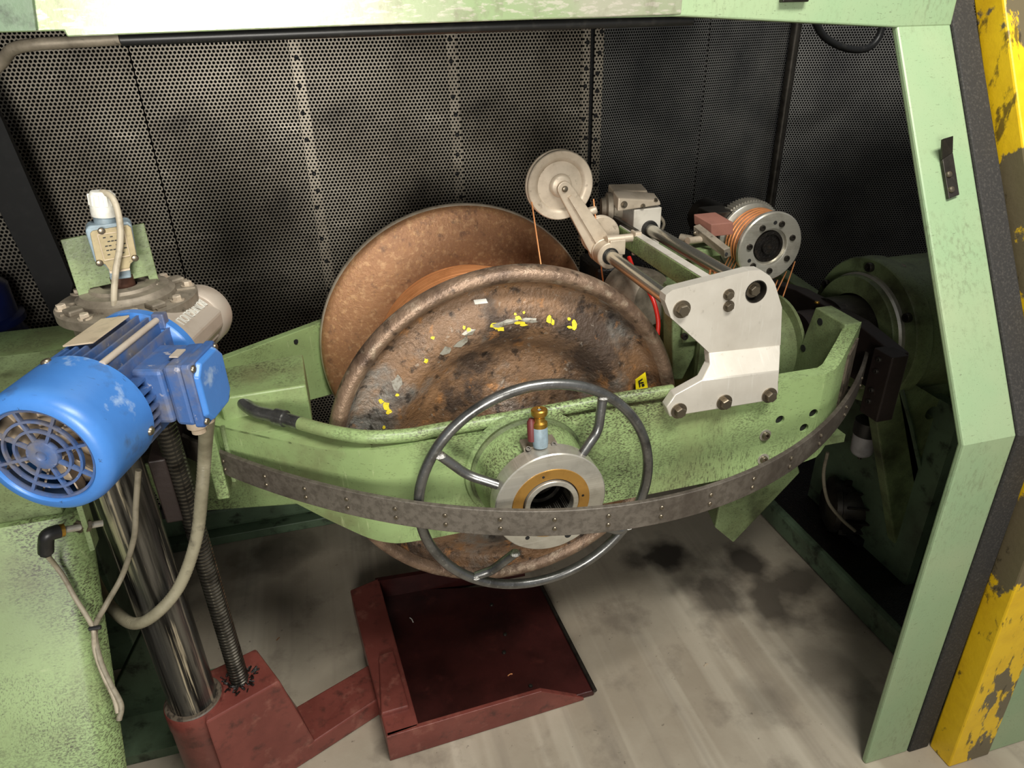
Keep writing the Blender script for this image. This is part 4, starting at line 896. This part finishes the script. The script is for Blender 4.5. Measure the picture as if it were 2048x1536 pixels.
# wires from pulley
p_l = at(1066, 412, Y=PY + .014); p_b = at(1084, 545, Y=1.36)
o = part('wire_strand', tube(nb(), [V((pc.x - .066, PY + .014, pc.z - .02)), p_b, V((p_b.x + .01, 1.34, AZ + .23))], .0017, 6), M['copper'], loc=p_b); tag(o, 'single copper wire rising from the reel to the large pulley', 'wire')
o = part('wire_strand', tube(nb(), [at(1187, 398, Y=PY + .014), at(1192, 445, Y=PY + .01), at(1206, 560, Y=PY + .0), at(1210, 600, Y=PY)], .0017, 6), M['copper'], loc=at(1206, 560, Y=PY)); tag(o, 'single copper wire dropping from the large pulley behind the guide rod', 'wire')

# ================================================================== LIFT: COLUMN, SCREW, CARRIAGE, TRAY
ZB = .30
COLP = at(388, 1400, Z=ZB); SCP = at(480, 1360, Z=ZB)
t = thing('lift_column', 'thick chrome lift column with painted reflection streaks standing in the red carriage', 'column', (COLP.x, COLP.y, .02))
part('shaft', lathe(nb(), (COLP.x, COLP.y, 0), (0, 0, 1), [(0, .02), (.0475, .02), (.0475, .775), (.0482, .777), (.0482, 1.06), (0, 1.06)], 56), M['column'], t)
t = thing('lead_screw', 'threaded dark steel lead screw beside the chrome column', 'lead screw', (SCP.x, SCP.y, .02))
# helical thread
bm = nb(); R0, R1, pitch = .0155, .0195, .0085; seg = 20; z0, z1 = .2, 1.06
turns = int((z1 - z0) / pitch)
prof_ = [(R0, 0), (R1, .28), (R1, .55), (R0, .85)]
rows = []
for k in range(turns * seg + 1):
    a = 2 * PI * k / seg; zz = z0 + pitch * k / seg
    rows.append([bm.verts.new((SCP.x + r * math.cos(a), SCP.y + r * math.sin(a), zz + h_ * pitch)) for r, h_ in prof_])
for k in range(turns * seg):
    for j in range(3): bm.faces.new((rows[k][j], rows[k + 1][j], rows[k + 1][j + 1], rows[k][j + 1]))
    if k + seg <= turns * seg: bm.faces.new((rows[k][3], rows[k + 1][3], rows[min(k + 1 + seg, turns * seg)][0], rows[k + seg][0])) if k + 1 + seg <= turns * seg else None
part('thread', bm, M['screw'], t, smooth=50)
part('core', cyl(nb(), (SCP.x, SCP.y, .02), (SCP.x, SCP.y, 1.23), .0157, 24), M['screw'], t)
bm = nb()
for i in range(60):
    a = random.uniform(0, 2 * PI); r = random.uniform(.018, .036); p = V((SCP.x + r * math.cos(a), SCP.y + r * math.sin(a), ZB + .001))
    e = p + V((random.uniform(-.012, .012), random.uniform(-.012, .012), random.uniform(0, .008)))
    tube(bm, [p, e], random.uniform(.0012, .003), 5)
gf = part('grease_chips', bm, M['grease_dark'], t, smooth=0); tag(gf, 'black grease with metal chips', None, None, 'stuff')

t = thing('lift_carriage', 'oxide red welded lift carriage with low arm on the floor', 'carriage', (-.3, 1.2, .0))
Zb = ZB
q = lambda px, py, Z: at(px, py, Z=Z)
ZA = .058
fl_, fr_, br_ = q(411, 1446, Zb), q(560, 1362, Zb), q(511, 1297, Zb)
bl_ = q(400, 1350, Zb)
fpn = (fr_ - fl_).cross(V((0, 0, 1))).normalized()
fa = atp(630, 1482, fl_, fpn); ZA = fa.z; ba = q(593, 1412, ZA)
bm = nb()
loft(bm, [[V((fl_.x, fl_.y, .002)), V((fa.x, fa.y, .002)), V((ba.x, ba.y, .002)), V((bl_.x, bl_.y, .002))],
          [V((fl_.x, fl_.y, ZA)), fa, ba, V((bl_.x, bl_.y, ZA))],
          [fl_, fr_, br_, bl_]])
part('block', bm, M['red'], t, bevel=.004, smooth=0)
part('column_socket', lathe(nb(), (COLP.x, COLP.y, 0), (0, 0, 1), [(.05, ZB - .02), (.05, ZB + .006), (.059, ZB + .006), (.061, ZB), (.061, ZB - .045), (.0595, ZB - .047), (.0595, .002), (0, .002)], 56), M['red'], t)
part('bronze_bush', lathe(nb(), (COLP.x, COLP.y, 0), (0, 0, 1), [(.0478, ZB), (.0478, ZB + .009), (.056, ZB + .009), (.0585, ZB + .0065)], 56), M['label_dark'], t)
aw, ax2 = atp(775, 1386, fl_, fpn), q(756, 1318, ZA)
bm = nb()
loft(bm, [[fa - V((.02, .01, 0)), ba - V((.02, .01, 0)), V((ba.x - .02, ba.y - .01, .003)), V((fa.x - .02, fa.y - .01, .003))], [aw, ax2, V((ax2.x, ax2.y, .003)), V((aw.x, aw.y, .003))]])
part('arm', bm, M['red'], t, bevel=.004, smooth=0)

t = thing('lift_tray', 'oxide red lifting tray with dark oily plate beneath the reel', 'tray', (.24, 1.38, 0))
ZT = .09
tl0, tl1 = q(773, 1475, ZT), q(700, 1180, ZT)     # outer left wall, front and back
ti0, ti1 = q(838, 1452, ZT), q(757, 1156, ZT)
x_l, x_i = (tl0.x + tl1.x) / 2, (ti0.x + ti1.x) / 2
yf, yb = tl0.y, tl1.y + .02
def wallp(bm, pts, z0=.002): 
    loft(bm, [[V((p.x, p.y, z0)) for p in pts], pts]); return bm
part('left_wall', wallp(nb(), [tl0, ti0, ti1, tl1]), M['red'], t, bevel=.004, smooth=0)
fr0 = q(1178, 1398, .02); fre = V((.53, yf + .03, 0))
r_front = q(1190, 1388, .012); r_back = q(1080, 1172, .012)
mfr = q(1083, 1384, ZT * .75)
pl_ = [V((x_i - .02, ti0.y + .014, .02)), V((r_front.x, r_front.y + .004, .02)), V((r_back.x, r_back.y, .02)), V((x_i - .03, ti1.y + .02, .02))]
part('oily_plate', wallp(nb(), pl_), M['red_dark'], t, bevel=.003, smooth=0)
# front wall, tapering down to the right
w_in = V((0, .012, 0))
fwn = V((r_front.y - tl0.y, tl0.x - r_front.x, 0)).normalized()
fw = [tl0, V((ti0.x, tl0.y + (r_front.y - tl0.y) * (ti0.x - tl0.x) / (r_front.x - tl0.x), ti0.z)), atp(1083, 1383, tl0, fwn), atp(1168, 1397, tl0, fwn)]
bm = nb(); loft(bm, [[V((p.x, p.y, .002)), p, p + w_in, V((p.x, p.y + .012, .002))] for p in fw])
part('front_wall', bm, M['red'], t, bevel=.0015, smooth=0)
part('back_wall', wallp(nb(), [ti1 + V((-.01, -.012, 0)), V((r_back.x - .03, ti1.y - .03, .08)), V((r_back.x - .03, ti1.y - .015, .08)), ti1 + V((-.01, .003, 0))]), M['red_dark'], t, smooth=0)
part('arm_lug', wallp(nb(), [q(757, 1310, ZT + .012), q(786, 1300, ZT + .012), q(818, 1412, ZT + .012), q(762, 1428, ZT + .012)]), M['red'], t, bevel=.004, smooth=0)
lipd = (r_back - r_front)
part('right_lip', tube(nb(), [r_front + V((0, 0, .012)), r_back + V((0, 0, .012))], .006, 8), M['dark_steel'], t)
for px, py in ((1010, 1269), (983, 1210), (1061, 1372), (1008, 1305)): 
    p = q(px, py, .0205); fit('screw', t, p, (0, 0, 1), .006, 'dark_steel', name='plate_screw')

# ================================================================== GEARED MOTOR
MZ = 1.15
MA = at(80, 915, Z=MZ); MB_ = at(420, 612, Z=MZ)
MD = (MB_ - MA).normalized(); MRt = V((MD.y, -MD.x, 0)); UP = V((0, 0, 1))
def mp(tt, rr=0, uu=0): return MA + MD * tt + MRt * rr + UP * uu
t = thing('gear_motor', 'blue finned electric motor with fan cover and terminal box', 'motor', mp(.2, 0, -.085))
R = .083
fc = part('fan_cover', lathe(nb(), MA, MD, [(.063, .012), (.063, .002), (.065, 0), (.073, .001), (.079, .006), (.0825, .016), (R, .03), (R + .001, .104), (R - .003, .104), (R - .003, .02)], 72), M['blue'], t, smooth=50)
for rr in (.061, .046, .033):
    part('grille_ring', lathe(nb(), MA + MD * .006, MD, [(rr - .0016, -.002), (rr + .0016, -.002), (rr + .0016, .003), (rr - .0016, .003)], 56, True), M['blue_dusty'], fc)
part('grille_hub', lathe(nb(), MA + MD * .004, MD, [(0, .001), (.006, .0), (.007, -.002), (.012, -.0025), (.0185, -.001), (.02, .003), (.02, .006)], 32), M['blue_dusty'], fc)
for k in range(8):
    a = k * PI / 4 + .25; dv = MRt * math.cos(a) + UP * math.sin(a); tv = MD.cross(dv)
    part('grille_spoke', box(nb(), MA + MD * .007 + dv * .041, dv * .0225, tv * .0019, MD * .0025), M['blue_dusty'], fc, smooth=0)
fan = part('fan', lathe(nb(), MA + MD * .045, MD, [(0, -.012), (.02, -.012), (.022, 0), (.07, .004), (.07, .01)], 40), M['beige'], t)
for k in range(9):
    a = k * 2 * PI / 9; dv = MRt * math.cos(a) + UP * math.sin(a); tv = MD.cross(dv)
    part('fan_blade', box(nb(), MA + MD * .032 + dv * .046, dv * .024, tv * .0012 + MD * .0, MD * .014 + tv * .006), M['beige'], fan, smooth=0)
for a in (PI / 2 + .3, -.25, PI * 1.3):
    dv = MRt * math.cos(a) + UP * math.sin(a); fit('screw', t, MA + MD * .094 + dv * (R + .0005), dv, .0065)
part('stator', lathe(nb(), MA, MD, [(0, .09), (.062, .09), (.062, .25), (0, .25)], 48), M['blue_dusty'], t)
FIN0, FIN1 = .098, .248
for sgn in (1, -1):
    for k in range(-4, 5):
        off = k * .0135; hgt = math.sqrt(max(.0815 ** 2 - off ** 2, .001)); lo = math.sqrt(max(.060 ** 2 - off ** 2, .0004))
        if abs(k) == 4: lo = .03
        part('cooling_fin', box(nb(), mp((FIN0 + FIN1) / 2, off, sgn * (hgt + lo) / 2), MD * ((FIN1 - FIN0) / 2), MRt * .0016, UP * ((hgt - lo) / 2)), M['blue_dusty'], t, smooth=0)
    for k in range(-3, 4):
        off = k * .0125; hgt = math.sqrt(max(.0815 ** 2 - off ** 2, .001)); lo = math.sqrt(max(.060 ** 2 - off ** 2, .0004))
        e1 = FIN1 if sgn < 0 else .132
        part('cooling_fin', box(nb(), mp((FIN0 + e1) / 2, sgn * (hgt + lo) / 2, off), MD * ((e1 - FIN0) / 2), UP * .0016, MRt * ((hgt - lo) / 2)), M['blue_dusty'], t, smooth=0)
part('lug_rail', cyl(nb(), mp(.102, .040, .073), mp(.258, .040, .073), .0045, 12), M['grey_paint'], t)
part('lug', box(nb(), mp(.252, .042, .070), MD * .007, MRt * .009, UP * .012), M['blue_dusty'], t, bevel=.002, smooth=0)
npn = (UP - MRt * .12).normalized(); npr = (MRt + UP * .12).normalized()
npc = mp(.185, -.010, .0835)
part('nameplate', box(nb(), npc, MD * .046, npr * .021, npn * .001), M['plate'], t, smooth=0)
part('flange', lathe(nb(), MA, MD, [(.05, .246), (.080, .246), (.084, .249), (.084, .262), (.05, .262)], 56), M['blue'], t)
# terminal box
def tbp(a, b, c): return mp(.172 + a * .84, c, .008 + b * .9)
part('terminal_base', loft(nb(), [[tbp(-.05, -.045, .05), tbp(.055, -.045, .05), tbp(.055, .045, .05), tbp(-.05, .045, .05)], [tbp(-.05, -.045, .095), tbp(.055, -.045, .095), tbp(.055, .045, .095), tbp(-.05, .045, .095)]]), M['blue_dusty'], t, bevel=.006, smooth=0)
tb = part('terminal_box', loft(nb(), [[tbp(s1 * .047, s2 * .049, .095) for s1, s2 in ((-1, -1), (1, -1), (1, 1), (-1, 1))], [tbp(s1 * .049, s2 * .051, .122) for s1, s2 in ((-1, -1), (1, -1), (1, 1), (-1, 1))]]), M['blue_dusty'], t, bevel=.006, smooth=0)
oc = lambda s, c, ch: [tbp(s * a, s * b, c) for a, b in ((-.051 + ch, -.053), (.051 - ch, -.053), (.051, -.053 + ch), (.051, .053 - ch), (.051 - ch, .053), (-.051 + ch, .053), (-.051, .053 - ch), (-.051, -.053 + ch))]
lid = part('lid', loft(nb(), [oc(1, .1225, .004), oc(1, .133, .004), oc(.99, .136, .016)], True), M['blue_dusty'], tb, bevel=.0015, smooth=0)
part('raised_face', loft(nb(), [oc(.95, .1355, .018), oc(.88, .143, .018)], True), M['blue'], tb, bevel=.002, smooth=0)
for s1 in (-1, 1):
    for s2 in (-1, 1): fit('screw', tb, tbp(s1 * .042, s2 * .044, .1352), MRt, .0055)
part('cast_mark', box(nb(), tbp(-.0, .0515, .1), MD * .012, MRt * .006, UP * .001), M['grey_paint'], tb, smooth=0)
for s in (0, 1): part('cable_gland', lathe(nb(), tbp(-.022 + s * .034, -.05, .112), (0, 0, -1), [(0, 0), (.013, 0), (.0145, .003), (.0145, .012), (.010, .016), (.010, .022), (0, .022)], 18), M['beige'], t)

# grey worm gearbox under the motor: top cover flange around the lead screw
SZ = 1.212
t = thing('worm_gearbox', 'grey cast worm gearbox with bolted round cover and lettered end housing', 'gearbox', (SCP.x, SCP.y, 1.06))
G = V((SCP.x, SCP.y, 0))
part('gear_case', lathe(nb(), G, UP, [(0, 1.062), (.085, 1.062), (.088, 1.07), (.088, SZ - .028), (.1, SZ - .024), (.1, SZ - .02)], 56), M['grey_cast'], t)
part('cover_flange', lathe(nb(), G, UP, [(.08, SZ - .022), (.1, SZ - .022), (.106, SZ - .02), (.106, SZ - .006), (.103, SZ - .004), (.06, SZ - .004)], 72), M['grey_cast'], t)
part('cover_dome', lathe(nb(), G, UP, [(.074, SZ - .004), (.074, SZ + .004), (.068, SZ + .008), (.066, SZ + .013), (.052, SZ + .015), (.05, SZ + .02), (.034, SZ + .021), (.03, SZ + .017), (.02, SZ + .017)], 64), M['grey_cast'], t)
part('screw_end', cyl(nb(), G + UP * (SZ + .01), G + UP * (SZ + .034), .0175, 20), material('rusty_screw_end', (92, 62, 50), .5, .5), t)
for k in range(8):
    a = k * PI / 4 + .3
    if k % 2 == 0: part('cover_lug', box(nb(), G + V((math.cos(a + .39) * .085, math.sin(a + .39) * .085, SZ - .0)), V((math.cos(a + .39), math.sin(a + .39), 0)) * .012, V((-math.sin(a + .39), math.cos(a + .39), 0)) * .012, UP * .005), M['grey_cast'], t, bevel=.003, smooth=0)
    fit('bolt', t, G + V((math.cos(a) * .093, math.sin(a) * .093, SZ - .004)), UP, .0105, 'alu_cast', spin=k)
for k in range(12):
    a = k * PI / 6 + .1; part('flange_rib', box(nb(), G + V((math.cos(a) * .089, math.sin(a) * .089, SZ - .003)), V((math.cos(a), math.sin(a), 0)) * .014, V((-math.sin(a), math.cos(a), 0)) * .0012, UP * .002), M['grey_cast'], t, smooth=0)
part('motor_bell', lathe(nb(), MA, MD, [(0, .262), (.080, .262), (.080, .268), (.060, .276), (0, .276)], 48), M['grey_paint'], t)
wa = math.radians(-38); hs = [(x * math.cos(wa) - y * math.sin(wa), x * math.sin(wa) + y * math.cos(wa)) for x, y in [(.045, -.026), (.045, .026), (.030, .0465), (-.030, .0465), (-.045, .026), (-.045, -.026), (-.026, -.045), (.026, -.045)]]
wn = UP * math.cos(wa) - MRt * math.sin(wa); wt = MRt * math.cos(wa) + UP * math.sin(wa)
wh = part('worm_housing', loft(nb(), [[mp(.268, a * 1.05, b * 1.05) for a, b in hs], [mp(.422, a, b) for a, b in hs]]), M['grey_paint'], t, bevel=.004, smooth=0)
part('housing_rib', tube(nb(), [mp(.295) + wt * .0455 + wn * .004, mp(.415) + wt * .0455 + wn * .004], .0028, 8), M['grey_paint'], wh)
part('end_cap', lathe(nb(), MA, MD, [(.04, .418), (.050, .418), (.053, .422), (.053, .452), (.050, .464), (.042, .469), (0, .469)], 48), M['grey_paint'], t)
part('side_web', box(nb(), (mp(.36, -.05, 0) + G + UP * 1.12) / 2 + UP * .0 + V((0, 0, (MZ - 1.12) / 2)), MD * .07, MRt * .05, UP * .045), M['grey_cast'], t, bevel=.004, smooth=0)
part('mount_plate', box(nb(), (G + V((COLP.x, COLP.y, 0))) / 2 + UP * 1.05, V((.12, .02, 0)), V((-.012, .075, 0)), UP * .011), M['dark_steel'], t, bevel=.003, smooth=0)
# cast lettering on the housing, readable from the far side
fcu = bpy.data.curves.new('letters', 'FONT'); fcu.body = 'BONFIGLIOLI'; fcu.size = .0245; fcu.extrude = .0022; fcu.align_x = 'CENTER'; fcu.align_y = 'CENTER'; fcu.space_character = .95
fo = bpy.data.objects.new('letters', fcu); COL.objects.link(fo); bpy.context.view_layer.update()
lme = bpy.data.meshes.new_from_object(fo.evaluated_get(bpy.context.evaluated_depsgraph_get())); bpy.data.objects.remove(fo)
lme.name = 'lettering'; lme.materials.clear(); lme.materials.append(M['white'])
lo = bpy.data.objects.new('lettering', lme); COL.objects.link(lo); lo.parent = wh
ln_ = wn; lx = -MD; ly = ln_.cross(lx)
mm = Matrix((lx, ly, ln_)).transposed().to_4x4(); mm = mm @ Matrix.Diagonal((.66, .9, 1, 1)); mm.translation = mp(.366) + wn * .0472 - org(wh); lo.matrix_local = mm

# green bracket with limit switch
t = thing('switch_bracket', 'grimy green bracket plate standing on the worm gearbox', 'bracket', (SCP.x, SCP.y + .02, SZ))
pA, pB = at(172, 605, Z=SZ), at(322, 580, Z=SZ)
pdir = (pB - pA).normalized(); pn = V((pdir.y, -pdir.x, 0)); 
def K(px, py): return atp(px, py, pA, pn)
out = [K(164, 612), K(121, 481), K(288, 447), K(322, 578), K(304, 580), K(296, 552), K(180, 577), K(187, 606)]
part('plate', prism(nb(), out, -pn * .006), M['green_dirty'], t, bevel=.001, smooth=0)
for P in (((162, 613), (187, 607)), ((304, 581), (323, 577))):
    a, b = K(*P[0]), K(*P[1]); part('foot', prism(nb(), [a, b, b + pn * .02, a + pn * .02], UP * .006), M['green_dirty'], t, smooth=0)
    fit('bolt', t, (a + b) / 2 + pn * .012 + UP * .006, UP, .0105, 'grey_cast')
def K2(px, py, d): return atp(px, py, pA + pn * d, pn)
t = thing('limit_switch', 'pale limit switch box with tan cover and cable gland', 'limit switch', K2(225, 540, .03))
bodyp = [K2(168, 456, .032), K2(176, 449, .032), K2(262, 448, .032), K2(276, 512, .032), K2(262, 535, .032), K2(206, 532, .032), K2(188, 520, .032)]
ip_ = [(170, 462), (176, 452), (256, 443), (264, 450), (275, 518), (262, 528), (260, 540), (220, 545), (210, 532), (190, 525)]
part('housing', prism(nb(), [K2(px, py, .034) for px, py in ip_], -pn * .034), M['lightblue'], t, bevel=.003, smooth=0)
cvp = [(180, 466), (184, 461), (255, 449), (262, 454), (274, 514), (261, 526), (259, 535), (220, 541), (210, 527), (193, 524)]
cv_ = part('cover', prism(nb(), [K2(px, py, .034) for px, py in cvp], pn * .005), M['tan_cover'], t, bevel=.001, smooth=0)
part('label_panel', prism(nb(), [K2(195, 470, .0391), (K2(248, 462, .0391)), K2(260, 511, .0391), K2(209, 521, .0391)], pn * .0008), M['tan_cover'], cv_, smooth=0)
for P in ([(195, 470), (248, 462)], [(248, 462), (260, 511)], [(260, 511), (209, 521)], [(209, 521), (195, 470)]):
    part('panel_border', tube(nb(), [K2(*P[0], .0400), K2(*P[1], .0400)], .0008, 6), M['plate'], cv_)
for j in range(5):
    for k in range(6):
        u, v_ = (k + .5) / 6 * .8 + .1, (j + .7) / 6
        if random.random() < .25: continue
        x0, y0 = 195 + 53 * u + 14 * v_, 470 - 8 * u + 51 * v_
        part('lettering', prism(nb(), [K2(x0, y0, .0401), K2(x0 + 5.5, y0 - .9, .0401), K2(x0 + 6, y0 + 1.3, .0401), K2(x0 + .5, y0 + 2.2, .0401)], pn * .0003), M['ink'], cv_, smooth=0)
for px, py in ((203, 462), (199, 526), (270, 516)): fit('screw', cv_, K2(px, py, .039), pn, .0052)
part('plunger_head', prism(nb(), [K2(217, 537, .026), K2(260, 531, .026), K2(263, 556, .026), K2(221, 561, .026)], -pn * .02), M['lightblue'], t, bevel=.002, smooth=0)
part('plunger_plate', prism(nb(), [K2(218, 538, .036), K2(259, 532, .036), K2(260, 540, .036), K2(220, 547, .036)], -pn * .01), M['plate'], t, smooth=0)
gl0, gl1, gl2 = K2(212, 452, .016), K2(209, 432, .016), K2(204, 399, .016)
gd = (gl2 - gl0).normalized()
part('neck', cyl(nb(), gl0, gl1, .0155, 24), M['lightblue'], t)
gn = part('gland_nut', lathe(nb(), gl1, gl2 - gl1, [(0, 0), (.0175, 0), (.0180, .003), (.0180, .012), (.0182, .014), (.0165, .032), (.014, .037), (.008, .038), (0, .038)], 24), M['white'], t)
for k in range(10):
    a = k * PI / 5; ax_, u_, v_ = frame(gd); dv = u_ * math.cos(a) + v_ * math.sin(a)
    part('grip_rib', box(nb(), gl1 + gd * .025 + dv * .0172, gd * .008, dv * .0013, ax_.cross(dv) * .003), M['white'], gn, smooth=0)
cp = [gl2 + gd * -.004, K2(202, 388, .018), K2(212, 386, .028), K2(226, 398, .042), K2(236, 425, .05), K2(241, 460, .052), K2(239, 500, .054), K2(232, 540, .056), K2(228, 590, .058), K2(229, 635, .058)]
o = part('switch_cable', tube(nb(), catmull(cp, 8), .0048, 12), M['cable_white']); tag(o, 'grey cable arching from the limit switch gland down to the motor', 'cable')

# cables round the column
cb1 = [tbp(.012, -.068, .112), at(410, 900, Y=1.12), at(404, 980, Y=1.13), at(392, 1080, Y=1.14), at(360, 1170, Y=1.14), at(315, 1225, Y=1.13), at(270, 1247, Y=1.15), at(232, 1225, Y=1.2), at(205, 1190, Y=1.27), at(185, 1150, Y=1.34)]
pth = catmull(cb1, 26)
o = part('motor_conduit', tube(nb(), pth, .011, 14, rad=lambda i: .0108 + .0009 * (i % 2)), M['conduit']); tag(o, 'thick grey ribbed conduit looping from the terminal box past the column', 'cable')
cb2 = [at(277, 940, Y=1.1), at(272, 1010, Y=1.1), at(268, 1075, Y=1.1), at(245, 1150, Y=1.12), CB(212, 1210, .03), CB(190, 1258), CB(200, 1320), CB(222, 1370), CB(242, 1410), CB(238, 1440)]
o = part('sensor_cable', tube(nb(), catmull(cb2, 8), .005, 10), M['cable']); tag(o, 'grey cable hanging down from the motor in front of the column', 'cable')
e0 = at(97, 1078, Y=1.08)
t = thing('elbow_connector', 'black elbow sensor connector with brass nut by the green cabinet', 'connector', e0)
part('elbow', tube(nb(), catmull([at(92, 1104, Y=1.08), at(92, 1085, Y=1.08), at(96, 1070, Y=1.08), at(118, 1062, Y=1.09)], 6), .012, 16), M['black'], t)
part('cable_nut', cyl(nb(), at(92, 1100, Y=1.08), at(92, 1109, Y=1.08), .0095, 6), M['black'], t)
part('brass_nut', cyl(nb(), at(114, 1063, Y=1.09), at(128, 1060, Y=1.095), .011, 20), M['brass'], t)
part('sensor_barrel', cyl(nb(), at(128, 1060, Y=1.095), at(205, 1046, Y=1.12), .006, 16), M['steel'], t)
for a, b in (((156, 1054), (160, 1053)), ((172, 1051), (179, 1050))): part('lock_nut', cyl(nb(), at(*a, Y=1.105), at(*b, Y=1.108), .011, 6), M['bolt'], t)
cb3 = [at(92, 1108, Y=1.08), CB(110, 1130, .03), CB(128, 1155, .02), CB(150, 1195), CB(178, 1240), CB(187, 1262, .018), CB(190, 1300), CB(207, 1350), CB(228, 1395), CB(236, 1425)]
o = part('connector_cable', tube(nb(), catmull(cb3, 8), .0043, 10), M['cable_white']); tag(o, 'pale thin cable running down from the elbow connector', 'cable')
o = part('cable_tie', tube(nb(), [CB(178, 1258, .02), CB(202, 1254, .02)], .004, 8), M['black']); tag(o, 'black cable tie bundling two cables by the cabinet edge', 'cable tie')

# loose slivers of wire
for (px, py, Z, ln, an, m, lab) in ((823, 1240, .021, .022, 1.9, 'white', 'pale paper sliver lying on the oily tray plate'), (1020, 1350, .021, .014, .2, 'copper', 'short copper clipping lying on the tray near its front'), (1412, 1330, .001, .014, .3, 'plate', 'bright metal sliver on the concrete floor right of the tray'), (556, 1278, .001, .012, .8, 'rust_bright', 'small orange scrap on the floor left of the tray')):
    p = at(px, py, Z=Z); d = V((math.cos(an), math.sin(an), 0))
    o = part('metal_chip', tube(nb(), catmull([p - d * ln / 2, p + V((.001, .002, .001)), p + d * ln / 2], 3), .0016, 6), M[m], loc=p); tag(o, lab, 'scrap', 'loose scraps')
